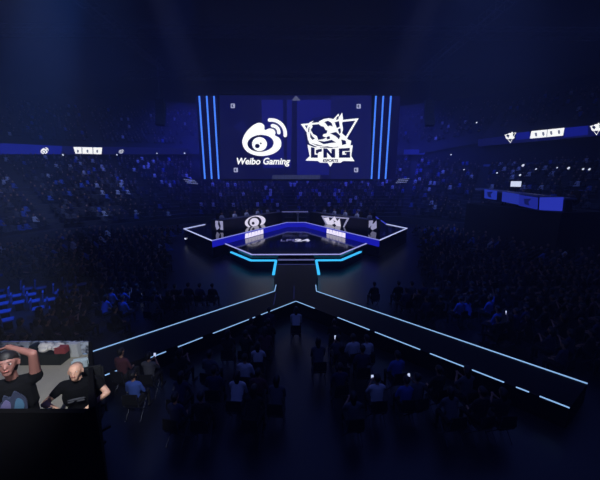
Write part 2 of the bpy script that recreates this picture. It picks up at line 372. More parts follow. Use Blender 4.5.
# small clustered caption panels beside the screen foot
for side in (-1, 1):
    x0, x1 = ((184.5, 200), (396, 412))[side > 0]
    a = SP((x0 + x1) / 2, 181.5); t = empty('lamp_cluster', a); tag(t, 'cluster of small white lamps at the %s foot of the screen' % ('left' if side < 0 else 'right'), 'stage lights')
    MB().bar((-1.3, .1, .3), (1.3, .1, .3), .1, .1).build('truss_bar', BLACK, t)
    for r in range(3):
        for q in range(6):
            xx = x0 + (r * 1.6 if side < 0 else 3 - r * 1.2) + q * 1.9
            s = MB(); pp = SP(xx, 179.4 + r * 1.7 + (.2 * q if side < 0 else -.15 * q)) - a
            s.box(pp, (.2, .12, .1)); s.build('lamp', E('lamp_soft', (110, 120, 175), 1), t)
# roof trusses and hoist cables
def truss(name, p, q, label, w_=.9):
    p, q = Vector(p), Vector(q); d = (q - p).normalized(); sd = d.cross(Vector((0, 0, 1))).normalized()
    s = MB(); cs = []
    for a_, b_ in ((-1, 0), (1, 0), (-1, 1), (1, 1)):
        o_ = sd * a_ * w_ / 2 + Vector((0, 0, b_ * w_)); cs.append(o_); s.tube(p + o_, q + o_, .06, n=6)
    L = (q - p).length; n = int(L / 1.4)
    for i in range(n):
        u, v = p + d * L * i / n, p + d * L * (i + 1) / n
        for m, k2 in ((0, 1), (2, 3), (0, 2), (1, 3)):
            s.tube(u + cs[m], v + cs[k2], .035, n=4)
    return tag(s.build(name, TRUSSM), label, 'truss')
truss('roof_truss', (-24, 45.6, 20.2), (24, 45.6, 20.2), 'long steel truss directly above the hanging screen')
truss('roof_truss', (-34, 36, 21.5), (34, 36, 21.5), 'long steel truss across the roof above the stage')
truss('roof_truss', (-34, 26, 21.5), (34, 26, 21.5), 'long steel truss across the roof nearest the camera')
truss('roof_truss', (-20, 20, 22.6), (-20, 56, 22.6), 'lengthwise steel truss under the roof on the left')
truss('roof_truss', (20, 20, 22.6), (20, 56, 22.6), 'lengthwise steel truss under the roof on the right')

# spot lamps scattered on rails
def spotlamp(p, label, aim=Vector((0, -1, -.5)), r=.14, group=None, s_=1):
    t = empty('spotlight', p); tag(t, label, 'spotlight', group)
    aim = (Vector((0, 20, 2)) - Vector(p)).normalized() if aim is None else aim.normalized()
    MB().tube(-aim * .45, Vector(), r * .8, r * 1.15, 10).build('lamp_body', BLACK, t)
    MB().tube(Vector(), aim * .03, r, r, 12).build('lens', E('lens_%d' % s_, (215, 225, 255), s_), t)
    MB().bar((-r * 1.4, 0, .0), (-r * 1.4, 0, .5), .04, .04).bar((r * 1.4, 0, 0), (r * 1.4, 0, .5), .04, .04).bar((-r * 1.4, 0, .5), (r * 1.4, 0, .5), .04, .04).build('yoke', BLACK, t)
    return t
for i, (px, py, dd, r) in enumerate(((523, 165.3, 40, .17), (568.5, 168, 36, .15), (583, 169, 35, .12), (589.3, 169.2, 34.5, .13), (520, 175, 39, .13), (497, 172.8, 42, .1), (536, 169, 39.5, .1), (557, 167.6, 37, .08))):
    spotlamp(Dp(px, py, dd), ['brightest spot lamp below the right balcony rail, beam falling left', 'second bright spot lamp under the right balcony, nearer the edge', 'small spot lamp, left of the close pair at the right edge', 'small spot lamp, right of the close pair at the right edge',
        'low spot lamp just above the blue presenter desk', 'faint spot lamp left of the blue presenter desk', 'faint spot lamp right of the brightest one on the balcony', 'tiny faint lamp midway along the right balcony rail'][i], r=r)
for i, (px, py, dd, r) in enumerate(((63, 154.8, 51, .14), (117, 154.8, 53, .11), (157, 153.3, 54, .1), (184.6, 153.2, 55, .12), (451, 154.6, 52, .1), (476.6, 122.6, 47, .1), (464, 169.6, 46, .09), (87, 276, 20, .05), (185.4, 238.6, 30, .1), (141, 294, 15.5, .045))):
    spotlamp(Dp(px, py, dd), ['spot lamp under the left ribbon between emblem and white strip', 'spot lamp under the left ribbon by the small emblem', 'faint spot lamp under the dim end of the left ribbon', 'spot lamp at the ribbon end nearest the screen',
        'spot lamp under the plain far right ribbon', 'lone spot lamp high above the right ribbon', 'tiny lamp in the stand below the far right ribbon', 'tiny floor lamp among the left floor seats', 'small lamp beside the left tip of the stage', 'lone bright lamp above the blue-lit seats'][i], r=r)
# four hoisted line-array speakers, half seen in the dark
for sx in (-1, 1):
    t = empty('line_array', (sx * 17.6, 42, 16.5)); tag(t, 'hanging column of black loudspeakers %s of the screen' % ('left' if sx < 0 else 'right'), 'loudspeaker')
    for i in range(8):
        a_ = i * .03 * i
        MB().box((0, -.05 * i * i * .25, -i * .42), (1.1, .6, .38), rx=-.04 * i).build('speaker_box', P('speaker_black', (30, 32, 48), .6), t)
    MB().tube((0, 0, .2), (0, 0, 5), .04).build('hoist_cable', STEEL, t)

# ------------------------------------------------------------------ the stage
ZU, ZM, ZC = 1.5, .95, .62
tipL, corL, inL = sym(112, 229, ZU), sym(84, 241, ZU), sym(9, 222.6, ZU)
b1, b2 = sym(91, 224.6, ZU), sym(80, 217, ZU)
backy = b2[1] + 1.0
left = [tipL, corL, inL]; mir = lambda p: (-p[0], p[1])
upper = [tipL, corL, inL, mir(inL), mir(corL), mir(tipL), mir(b1), mir(b2), (-b2[0] - 1, backy), (b2[0] + 1, backy), b2, b1]
stage = empty('stage', (0, 34, 0)); tag(stage, 'black glossy esports stage with white lit edges and blue risers', 'stage')
S0 = Vector((0, 34, 0))
def loc2(p, z): return Vector((p[0], p[1], z)) - S0
MB().prism([(p[0], p[1] - 34) for p in upper], 0.02, ZU).build('upper_platform', GLOSS, stage)
def edge(name, pts, z, mat, wd=.09, ht=.06, parent=stage, base=S0):
    s = MB()
    for p, q in zip(pts[:-1], pts[1:]): s.bar(Vector((p[0], p[1], z)) - base, Vector((q[0], q[1], z)) - base, wd, ht)
    return s.build(name, mat, parent)
edge('edge_light', [tipL, corL], ZU + .03, WLINE, .10); edge('edge_light', [mir(tipL), mir(corL)], ZU + .03, WLINE, .10)
edge('edge_light', [corL, inL, mir(inL), mir(corL)], ZU + .03, E('thin_white_led', (130, 135, 225), 1), .10)
edge('edge_light', [tipL, b1], ZU + .03, WLINE, .10); edge('edge_light', [mir(tipL), mir(b1)], ZU + .03, WLINE, .10)
edge('edge_light', [mir(b1), mir(b2)], ZU + .03, E('dim_blue_led', (50, 60, 190), 1), .12)
def face(name, p, q, z0, z1, mat, out=.03, parent=stage):
    p, q = Vector((*p, 0)), Vector((*q, 0)); d = (q - p).normalized(); n = Vector((d.y, -d.x, 0))
    if n.y > 0: n = -n
    s = MB(); o_ = n * out - S0
    s.prism([(p + o_)[:2], (q + o_)[:2], (q - S0)[:2], (p - S0)[:2]], z0, z1)
    return s.build(name, mat, parent)
for P0, P1 in ((corL, inL), (mir(inL), mir(corL)), (inL, mir(inL))): face('lit_riser', P0, P1, ZM + .01, ZU - .02, RISER)
mid = [sym(44, 255, ZM), mir(sym(44, 255, ZM)), mir(sym(71, 244, ZM)), mir((corL[0] + .6, corL[1] + .4)), (6, inL[1] + .5), (-6, inL[1] + .5), (corL[0] + .6, corL[1] + .4), sym(71, 244, ZM)]
MB().prism([(p[0], p[1] - 34) for p in mid], .02, ZM).build('middle_platform', GLOSS, stage)
edge('edge_light', [mid[7], mid[0], mid[1], mid[2]], ZM + .03, E('mid_white_led', (165, 168, 240), 1), .09)
c1, c2, c3 = sym(65, 252.6, ZC), sym(45, 261, ZC), sym(20, 261, ZC)
c4 = sym(22.5, 275, ZC)
base = [c2, mir(c2), mir(c1), (-mid[7][0] + .3, mid[7][1] + 1.5), (mid[7][0] - .3, mid[7][1] + 1.5), c1]
MB().prism([(p[0], p[1] - 34) for p in base], .01, ZC).build('lower_plinth', P('plinth_dark', (16, 17, 40), .4), stage)
for m in (lambda p: p, mir):
    edge('cyan_light', [m(c1), m(c2)], ZC + .04, CYAN, .16, .10)
    edge('cyan_light', [m(c2), m(c3)], ZC + .04, CYAN, .16, .10)
    edge('cyan_light', [m(c3), m(c4)], ZC + .04, CYAN, .16, .10)
fy = mid[0][1]
for i, (zz, yy) in enumerate(((.78, c3[1] - .15), (.6, c3[1] - .75))):
    MB().box((0, yy + .1 - 34, zz / 2), (2.7, .6, zz)).build('step', BLACK, stage)
    MB().box((0, yy - .2 - 34, zz + .015), (2.6, .05, .04)).build('step_light', E('step_led_%d' % i, ((120, 125, 190), (60, 66, 130))[i], 1), stage)
# floor lettering
ft = Zp(296, 240.5, ZM)
text('floor_lettering', 'LPL', E('letter_dim', (105, 105, 165), 1), frame(Zp(288.6, 240.3, ZM + .02) - S0, (1, 0, 0), (0, 1, 0), .01), stage, size=1.25, bold=.0, sx=.85, thick=.01)
text('floor_lettering', '24', E('letter_white', (215, 215, 250), 1), frame(Zp(302.2, 240.3, ZM + .02) - S0, (1, 0, 0), (0, 1, 0), .01), stage, size=1.35, bold=.035, sx=1.05, thick=.01)
# white captions set in the blue riser, by each team
def along(P0, P1, px):
    return on_plane(px, 235, P0, P1)
for sg, xs in ((-1, (244.5, 263.8)), (1, (327, 347))):
    P0, P1 = (corL, inL) if sg < 0 else (mir(inL), mir(corL))
    a_, b_ = along(P0, P1, xs[0]), along(P0, P1, xs[1]); d = (b_ - a_); d.z = 0; Lw = d.length
    M = frame((a_.x - S0.x, a_.y - S0.y, (ZM + ZU) / 2 - .02), d, (0, 0, 1), .06)
    xcur = 0; segs = [.16, .14, .18, .12, .16, .16]
    random.seed(3)
    for j, sgw in enumerate(segs):
        w_ = sgw * Lw
        shape('caption_glyph', [[(xcur, -.22), (xcur + w_ * .97, -.22), (xcur + w_ * .97, .22), (xcur + w_ * .1, .22)], [(xcur + w_ * .4, -.1 + .08 * (j % 2)), (xcur + w_ * .52, -.1), (xcur + w_ * .48, .02)]], E('caption_lilac', (235, 228, 255), 1.15), M, stage)
        xcur += w_ * 1.04

# ------------------------------------------------------------------ catwalk
def line_y(x0, y0, s_, x): return y0 + s_ * abs(x - x0)
OL = lambda x: 291.3 + .332 * (274.5 - x); OR_ = lambda x: 291.3 + .341 * (x - 316)
IL = lambda x: 301.3 + .389 * (296 - x); IR = lambda x: 301.3 + .391 * (x - 296)
cw = empty('catwalk', (0, 20, 0)); tag(cw, 'dark forked catwalk running from the stage steps into the crowd, edged with light lines', 'catwalk')
S1 = Vector((0, 20, 0))
def Zc(x, y): q = Zp(x, y, ZC); return (q.x, q.y)
poly = [Zc(276.5, 262), Zc(274, 276), Zc(276, 285), Zc(274.5, 291.3), Zc(4, OL(4)), Zc(-30, IL(-14)), Zc(296, 301.3), Zc(569.5, IR(569.5)), Zc(587.5, OR_(587.5)), Zc(316, 291.3), Zc(315.5, 285), Zc(318, 276), Zc(315.5, 262)]
MB().prism([(p[0], p[1] - 20) for p in poly], .01, ZC).build('deck', DECK, cw)
def wline(pts, mat=WLINE2, wd=.045, z=ZC + .01, name='edge_light'):
    s = MB()
    for p, q in zip(pts[:-1], pts[1:]): s.bar(Vector((*p, z)) - S1, Vector((*q, z)) - S1, wd, .02)
    return s.build(name, mat, cw)
wline([Zc(276, 285), Zc(274.7, 291.3)]); wline([Zc(315.7, 285), Zc(316.5, 291.3)])
wline([Zc(274.5, 291.3), Zc(4, OL(4))], wd=.045); wline([Zc(316.5, 291.3), Zc(587.5, OR_(587.5))], wd=.045)
for a_, b_ in ((261, 295.8), (213, 255), (178, 202.5), (150, 166), (105, 121), (76, 95)):
    wline([Zc(a_, IL(a_)), Zc(b_, IL(b_))], wd=.038)
for a_, b_ in ((296.2, 314.5), (337.5, 369.5), (375, 420), (430, 504), (516, 529), (539.5, 569.5)):
    wline([Zc(a_, IR(a_)), Zc(b_, IR(b_))], wd=.038)
wline([Zc(276, 293), Zc(273.5, 305)], E('faint_line', (26, 30, 74), 1), .04); wline([Zc(294, 286), Zc(294, 299)], E('faint_line', (26, 30, 74), 1), .04)
t = empty('floor_marker', Zp(296, 305.5, .02)); tag(t, 'small blue lit cross beneath the tip of the forked catwalk', 'marker')
M_ = E('marker_blue', (50, 60, 170), 1)
MB().box((0, 0, .25), (.6, .08, .1)).build('cross_bar', M_, t); MB().box((0, 0, .25), (.08, .09, .3)).build('upright', M_, t)
MB().box((0, 0, .05), (.3, .3, .1)).build('foot', BLACK, t)

# ------------------------------------------------------------------ people
def segdist(p, a, b):
    ab = b - a; t = max(0, min(1, (p - a).dot(ab) / max(ab.length_squared, 1e-9)))
    return (p - a - ab * t).length, t
def capsule(bm, p0, r0, p1, r1, sx=1.0, n=10):
    p0, p1 = Vector(p0), Vector(p1); d = p1 - p0; L = d.length
    z = d.normalized() if L > 1e-6 else Vector((0, 0, 1))
    x = Vector((1, 0, 0)) - z * z.x
    if x.length < .3: x = Vector((0, 1, 0)) - z * z.y
    x.normalize(); y = z.cross(x); rings = []
    prof = [(-1, .02), (-.87, .5), (-.5, .87), (0, 1)]
    lst = [(p0 + z * r0 * a, r0 * b) for a, b in prof] + [(p1 + z * r1 * a, r1 * b) for a, b in ((0, 1), (.5, .87), (.87, .5), (1, .02))]
    for c, r in lst:
        rings.append([bm.verts.new(c + x * r * sx * math.cos(2 * PI * i / n) + y * r * math.sin(2 * PI * i / n)) for i in range(n)])
    for A, B in zip(rings[:-1], rings[1:]):
        for i in range(n): bm.faces.new((A[i], A[(i + 1) % n], B[(i + 1) % n], B[i]))
    bm.faces.new(rings[0][::-1]); bm.faces.new(rings[-1])
def fuse(name, segs, voxel, mats, ratio=1.0, smooth=3):
    """one continuous skin over tapered limbs; segs = (p0, r0, p1, r1, material, widening)"""
    bm = bmesh.new()
    for sg in segs: capsule(bm, sg[0], sg[1], sg[2], sg[3], sg[5] if len(sg) > 5 else 1)
    bmesh.ops.recalc_face_normals(bm, faces=bm.faces[:])
    me = bpy.data.meshes.new(name); bm.to_mesh(me); bm.free()
    o = bpy.data.objects.new(name, me); col.objects.link(o)
    m = o.modifiers.new('r', 'REMESH'); m.mode = 'VOXEL'; m.voxel_size = voxel
    m = o.modifiers.new('s', 'SMOOTH'); m.iterations = smooth; m.factor = .5
    if ratio < 1: m = o.modifiers.new('d', 'DECIMATE'); m.ratio = ratio
    bpy.context.view_layer.update()
    out = bpy.data.meshes.new_from_object(o.evaluated_get(bpy.context.evaluated_depsgraph_get()))
    bpy.data.objects.remove(o); out.name = name
    out.materials.clear()
    for m in mats: out.materials.append(m)
    S = [(Vector(s_[0]), Vector(s_[2]), s_[1], s_[3], s_[4], s_[5] if len(s_) > 5 else 1) for s_ in segs]
    for f in out.polygons:
        best = 9; bi = 0
        for a, b, ra, rb, mi, sx in S:
            dd, t = segdist(f.center, a, b); v = dd - (ra + (rb - ra) * t) * (1 + (sx - 1) * .6)
            if v < best: best, bi = v, mi
        f.material_index = bi; f.use_smooth = True
    return out
SKIN = P('skin_tan', (150, 112, 92), .6); HAIR = P('black_hair', (18, 16, 20), .6)  # one plain skin tone for spectators, players and presenters
def head_segs(c, yaw=0, pitch=0, k=1.0, mi=0):
    """head looking along +Y before the turn; c = centre"""
    R = Matrix.Rotation(yaw, 3, 'Z') @ Matrix.Rotation(-pitch, 3, 'X'); c = Vector(c)
    def T(x, y, z): return c + R @ Vector((x * k, y * k, z * k))
    s = [(T(0, -.02, .03), .088 * k, T(0, .02, .03), .082 * k, mi), (T(0, .03, -.02), .068 * k, T(0, .045, -.075), .042 * k, mi),
         (T(0, .092, .012), .010 * k, T(0, .108, -.022), .015 * k, mi),
         (T(-.03, .088, .032), .012 * k, T(.03, .088, .032), .012 * k, mi), (T(-.018, .092, -.055), .011 * k, T(.018, .092, -.055), .011 * k, mi)]
    for e in (-1, 1): s.append((T(e * .086, -.005, .02), .014 * k, T(e * .088, -.008, -.02), .011 * k, mi))
    return s, T
def seated(pose, detail=False):
    """0 shirt 1 trousers 2 skin 3 shoes; faces +Y, feet on z=0, seat at .45"""
    s = []; hz = 1.27; hy = .0; lean = {'rest': 0, 'phone': .02, 'lean': .16, 'cheer': 0, 'clap': .03, 'desk': .14}[pose]
    s += [((-.06, 0, .56), .13, (.06, 0, .56), .13, 1, 1), ((0, .0, .6), .13, (0, lean * .5, .8), .12, 0, 1.25), ((0, lean * .5, .8), .125, (0, lean, .98), .12, 0, 1.4),
          ((-.13, lean, 1.04), .068, (.13, lean, 1.04), .068, 0), ((0, lean + .0, 1.05), .055, (0, lean + .02, 1.17), .05, 2)]
    for e in (-1, 1):
        s += [((e * .09, 0, .54), .088, (e * .13, .42, .52), .062, 1), ((e * .13, .43, .51), .06, (e * .13, .42, .12), .042, 1), ((e * .13, .38, .05), .04, (e * .15, .6, .035), .033, 3)]
    hands = {'rest': ((.1, .30, .66),) * 2, 'phone': ((.04, .34, 1.0),) * 2, 'lean': ((.06, .42, .62),) * 2, 'cheer': ((.26, .12, 1.55), (.12, .30, .68)), 'clap': ((.015, .36, .98),) * 2, 'desk': ((.18, .5, .78),) * 2}[pose]
    elb = {'rest': ((.25, .06, .76),) * 2, 'phone': ((.22, .16, .80),) * 2, 'lean': ((.2, .30, .70),) * 2, 'cheer': ((.30, .06, 1.27), (.25, .06, .77)), 'clap': ((.22, .16, .82),) * 2, 'desk': ((.24, .2, .78),) * 2}[pose]
    for i, e in enumerate((1, -1)):
        h = Vector(hands[i]); h.x *= e; el = Vector(elb[i]); el.x *= e; sh = Vector((e * .18, lean, 1.02))
        s += [(sh, .056, el, .042, 0), (el, .040, h, .028, 2)]
        d = (h - el).normalized(); side = Vector((0, 0, 1)).cross(d)
        if side.length < .2: side = Vector((1, 0, 0))
        side.normalize(); pm = h + d * .04
        s.append((h, .028, h + d * .06, .026, 2, 1.2))
        if detail:
            for k in range(4):
                b = h + d * .07 + side * (k - 1.5) * .02; m_ = b + d * (.035 + .006 * (k in (1, 2))) - Vector((0, 0, .006)); s += [(b, .0095, m_, .009, 2), (m_, .009, m_ + d * .02 - Vector((0, 0, .022)), .008, 2)]
            th = h + d * .02 - side * e * .03; s.append((th, .011, th + d * .035 - side * e * .025, .009, 2))
    hd, T = head_segs((0, lean + .03, hz), 0, -.05 if pose != 'phone' else -.2, 1.0, 2)
    s += hd
    hair = [(T(0, -.035, .045), .092, T(0, .01, .06), .084, 0), (T(0, -.05, .0), .078, T(0, -.05, -.03), .06, 0)]
    if pose in ('lean', 'clap'): hair += [(T(-.02, -.07, .0), .07, T(-.0, -.09, -.16), .045, 0, 1.4), (T(0, -.03, 0), .088, T(0, -.05, -.1), .07, 0)]
    return s, hair
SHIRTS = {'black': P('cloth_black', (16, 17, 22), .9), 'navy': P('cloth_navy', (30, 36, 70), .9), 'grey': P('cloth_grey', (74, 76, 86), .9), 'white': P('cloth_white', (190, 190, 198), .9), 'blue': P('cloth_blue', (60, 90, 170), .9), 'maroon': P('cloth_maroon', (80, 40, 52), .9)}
TROUS = P('cloth_trousers', (20, 21, 28), .9); SHOE = P('shoe_dark', (26, 26, 30), .6)
PROTO = {}
for ps in ('rest', 'phone', 'lean', 'cheer', 'clap', 'desk'):
    sg, hr = seated(ps)
    PROTO[ps] = (fuse('person_body', sg, .024, [SHIRTS['black'], TROUS, SKIN, SHOE], .45, 2), fuse('hair', hr, .024, [HAIR], .5, 2))
def person(loc, rz, pose, shirt, label, group=None, scale=1):
    body, hair = PROTO[pose]
    o = link_mesh('person', body); o.location = loc; o.rotation_euler.z = rz; o.scale = (scale,) * 3
    o.material_slots[0].link = 'OBJECT'; o.material_slots[0].material = SHIRTS[shirt]
    h = link_mesh('hair', hair, o)
    tag(o, label, 'person', group)
    return o
# folding floor chair
s = MB(); s.box((0, .0, .44), (.42, .42, .035)); CH_SEAT = s.build('seat', BLACK, bevel=.01).data
s = MB(); s.box((0, -.24, .68), (.42, .03, .30), rx=-.1); CH_BACK = s.build('backrest', BLACK, bevel=.01).data
def leg_mesh(sx):
    s = MB(); x = sx * .2
    s.tube((x, .2, .0), (x, -.2, .45), .012, n=6).tube((x, -.22, .0), (x, .19, .43), .012, n=6).tube((x, -.2, .43), (x, -.26, .8), .012, n=6); return s.build('side_frame', STEEL).data
CH_LEG = [leg_mesh(-1), leg_mesh(1)]
for o in list(bpy.data.objects):
    if o.parent is None and o.name.split('.')[0] in ('seat', 'backrest', 'side_frame'): bpy.data.objects.remove(o)
def chair(loc, rz, label, group):
    t = empty('folding_chair', loc, rz); tag(t, label, 'chair', group)
    for n_, m_ in (('seat', CH_SEAT), ('backrest', CH_BACK), ('side_frame', CH_LEG[0]), ('side_frame', CH_LEG[1])): link_mesh(n_, m_, t)
    return t

# --- catwalk / stage keep-out
def inside(p, poly_):
    c = False; n = len(poly_)
    for i in range(n):
        (x1, y1), (x2, y2) = poly_[i], poly_[(i + 1) % n]
        if (y1 > p[1]) != (y2 > p[1]) and p[0] < (x2 - x1) * (p[1] - y1) / (y2 - y1) + x1: c = not c
    return c
def near_poly(p, poly_, r):
    if inside(p, poly_): return True
    v = Vector((*p, 0))
    return any(segdist(v, Vector((*poly_[i], 0)), Vector((*poly_[(i + 1) % len(poly_)], 0)))[0] < r for i in range(len(poly_)))
stage_fp = [(corL[0] - 1.5, corL[1] - 4.5), (c2[0] - .8, c2[1] - 3.8), (-c2[0] + .8, c2[1] - 3.8), (-corL[0] + 1.5, corL[1] - 4.5), (-tipL[0] + 1, tipL[1]), (-b2[0] + 1.5, 48), (b2[0] - 1.5, 48), (tipL[0] - 1, tipL[1])]
pen_fp = [(-6.5, 1.5), (-1.6, 1.5), (-1.6, 3.0), (-4.4, 7.3), (-9.5, 7.3)]
def free(p, r=.45): return not near_poly(p, poly, 1.35 if abs(p[0]) > 1.5 else .9) and not near_poly(p, stage_fp, r) and not near_poly(p, pen_fp, r)

# --- the ones the photograph picks out
SPECIAL = [  # px, py of the back, pose, shirt, label
 (245, 371, 'rest', 'white', 'spectator in a pale top seated upright just left of the aisle'),
 (236, 394, 'lean', 'white', 'pale-sleeved spectator leaning, lowest of the pale figures left of the aisle'),
 (258, 357, 'clap', 'white', 'small pale-topped spectator nearest the aisle on its left'),
 (210, 368, 'rest', 'grey', 'spectator in grey seated left of the pale upright one'),
 (276, 397, 'lean', 'grey', 'long-haired spectator in grey beside the aisle in the lower rows'),
 (353, 349, 'rest', 'white', 'left one of two pale-backed spectators side by side right of the aisle'),
 (366.5, 350, 'rest', 'white', 'right one of two pale-backed spectators side by side right of the aisle'),
 (338, 349, 'phone', 'grey', 'spectator holding up a phone beside the two pale backs'),
 (319, 357, 'lean', 'grey', 'spectator in grey leaning at the right edge of the aisle'),
 (377, 394, 'phone', 'white', 'spectator in a pale top photographing with a lit phone, lower right rows'),
 (340, 379, 'rest', 'navy', 'spectator in navy directly behind the phone user near the aisle'),
 (397, 368, 'rest', 'blue', 'spectator in blue sitting alone right of the pale pair'),
 (406, 393, 'rest', 'blue', 'spectator in blue next to a raised phone, lower right rows'),
 (417, 392, 'phone', 'grey', 'grey-topped spectator with lit phone held high, right rows'),
 (467, 386, 'clap', 'grey', 'spectator clapping below the right arm of the catwalk'),
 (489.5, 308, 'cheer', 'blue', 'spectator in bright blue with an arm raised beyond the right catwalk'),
 (296, 322, 'lean', 'white', 'pale figure bending right in front of the catwalk tip'),
 (122, 366, 'rest', 'maroon', 'spectator in maroon right below the dashed left catwalk edge'),
 (134, 388, 'rest', 'blue', 'spectator in blue nearest the lit pen in the left rows'),
 (178, 393, 'lean', 'navy', 'spectator in navy leaning forward in the lower left rows'),
 (149, 369, 'phone', 'grey', 'spectator with lit phone under a gap in the left dashed line'),
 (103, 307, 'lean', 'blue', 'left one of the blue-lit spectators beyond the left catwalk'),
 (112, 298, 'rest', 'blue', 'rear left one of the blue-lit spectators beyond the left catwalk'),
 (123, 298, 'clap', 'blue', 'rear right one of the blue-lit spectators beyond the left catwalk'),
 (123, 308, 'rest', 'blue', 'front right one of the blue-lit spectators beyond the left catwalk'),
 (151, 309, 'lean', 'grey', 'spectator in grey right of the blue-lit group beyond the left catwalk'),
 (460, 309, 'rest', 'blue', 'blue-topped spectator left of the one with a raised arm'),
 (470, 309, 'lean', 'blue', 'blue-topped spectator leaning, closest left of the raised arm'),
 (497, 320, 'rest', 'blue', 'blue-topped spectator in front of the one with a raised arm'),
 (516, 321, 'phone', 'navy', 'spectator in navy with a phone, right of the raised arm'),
 (563, 356, 'rest', 'navy', 'spectator in navy just above the far end of the right catwalk'),
]
taken = []
def seat_person(x, y, pose, shirt, label, group=None, rz=None, ch=True):
    rz = (random.uniform(-.15, .15) + math.atan2(x, 36 - y)) if rz is None else rz
    p = person((x, y, .0), rz, pose, shirt, label, group, random.uniform(.96, 1.04))
    if ch: pass
    return p
CHL = 'black folding chair on the hall floor, a spectator sitting on it'
PHW = E('phone_glow', (200, 215, 255), 1.0)
def phone(person_obj, label):
    M = Matrix.Translation(person_obj.location) @ Matrix.Rotation(person_obj.rotation_euler.z, 4, 'Z')
    t = empty('phone', M @ Vector((0, .40, 1.06))); t.rotation_euler = (-.25, 0, person_obj.rotation_euler.z)
    MB().box((0, .006, 0), (.075, .008, .15)).build('casing', BLACK, t); MB().box((0, -.001, 0), (.068, .004, .14)).build('screen', PHW, t)
    tag(t, label, 'phone')
for px, py, ps, sh, lb in SPECIAL:
    q = Zp(px, py, .86); taken.append((q.x, q.y))
    o = seat_person(q.x, q.y, ps, sh, lb)
    chair((q.x, q.y, 0), o.rotation_euler.z, 'folding chair of the ' + ' '.join(lb.split()[:12]), 'folding chairs under floor spectators')
    if ps == 'phone': phone(o, 'lit phone held up by the ' + ' '.join(lb.replace('spectator', 'fan').split()[:9]))
# --- the rest of the floor rows
NAMES = {'black': 'black', 'navy': 'navy', 'grey': 'grey', 'white': 'pale', 'blue': 'blue', 'maroon': 'maroon'}
cand = []
y = 6.4
while y < 34:
    x = -24
    while x < 24:
        xx, yy = x + random.uniform(-.05, .05), y + random.uniform(-.06, .06)
        if abs(xx) > 1.0 and free((xx, yy)) and abs(xx) < yy * 1.12 + 1.0 and not (-19 < xx < -11.0 and 9.8 < yy < 17.2) and not (abs(xx) < 8.5 and yy > 15.0):
            if min((math.hypot(xx - a, (yy - b)) for a, b in taken), default=9) > .62 and random.random() < .78: cand.append((xx, yy))
        x += .62
    y += .98
cand.sort(key=lambda p: math.hypot(p[0], p[1]))
NI = 300 - len(SPECIAL) - 12
near, far = cand[:NI], cand[NI:]
for i, (x, y) in enumerate(near):
    sh = random.choices(['black', 'navy', 'grey', 'maroon'], [70, 20, 7, 3])[0]
    ps = random.choices(['rest', 'lean', 'phone', 'clap'], [60, 22, 5, 13])[0]
    side = 'left' if x < 0 else 'right'; band =  'lowest' if y < 9 else ('nearer' if y < 12 else 'farther')
    row = {'lowest': 'in the rows closest to the camera', 'nearer': 'in the second block of rows', 'farther': 'in the rows by the catwalk'}[band]
    lb = 'unlit seated spectator in %s, %s, %s of the aisle' % (NAMES[sh], row, side)
    o = seat_person(x, y, ps, sh, lb, 'floor spectators in %s %s %s' % (NAMES[sh], band, side))
    chair((x, y, 0), o.rotation_euler.z, 'folding chair of a spectator in %s, %s, %s of the aisle' % (NAMES[sh], {'lowest': 'closest rows', 'nearer': 'second block', 'farther': 'rows by the catwalk'}[band], side), 'folding chairs of floor spectators in %s %s %s' % (NAMES[sh], band, side))

# --- crowds nobody could count: one mesh per stand
def low_person():
    bm = bmesh.new()
    capsule(bm, (0, 0, .55), .16, (0, .02, .95), .12, 1.35, 6)
    nb = len(bm.faces)
    capsule(bm, (0, .03, 1.24), .09, (0, .03, 1.30), .085, 1, 6); nh = len(bm.faces)
    for e in (-1, 1): capsule(bm, (e * .2, .02, 1.0), .055, (e * .14, .3, .7), .04, 1, 4)
    capsule(bm, (-.1, .1, .52), .09, (-.1, .45, .5), .07, 1, 4); capsule(bm, (.1, .1, .52), .09, (.1, .45, .5), .07, 1, 4)
    bm.verts.index_update()
    v = np.array([x.co[:] for x in bm.verts]); f = [[q.index for q in p.verts] for p in bm.faces]
    kinds = [0] * nb + [1] * (nh - nb) + [0] * (len(f) - nh); bm.free(); return v, f, kinds
LV, LF, LK = low_person()
def mass(name, spots, label, cat, mats, weights):
    V = []; F = []; MI = []; base_ = 0
    for (x, y, z, rz) in spots:
        c, s_ = math.cos(rz), math.sin(rz); k = random.uniform(.92, 1.06)
        v = LV * k; V.append(np.stack([v[:, 0] * c - v[:, 1] * s_ + x, v[:, 0] * s_ + v[:, 1] * c + y, v[:, 2] + z], 1))
        m = random.choices(range(len(weights)), weights)[0]; hm = len(weights) + (random.random() < .5)
        for f, kk in zip(LF, LK): F.append([i + base_ for i in f]); MI.append(hm if kk == 1 else m)
        base_ += len(LV)
    V = np.concatenate(V); me = bpy.data.meshes.new(name); me.from_pydata(V.tolist(), [], F)
    for m in mats: me.materials.append(m)
    me.polygons.foreach_set('material_index', MI); me.update()
    return tag(link_mesh(name, me), label, cat, kind='stuff')
MM = [SHIRTS['black'], SHIRTS['navy'], SHIRTS['grey'], SHIRTS['white'], SHIRTS['blue'], SKIN, HAIR]
mass('crowd', [(x, y, 0, math.atan2(x, 36 - y)) for x, y in far], 'dim crowd seated on the hall floor around the stage', 'crowd', MM, [60, 24, 10, 2, 4])
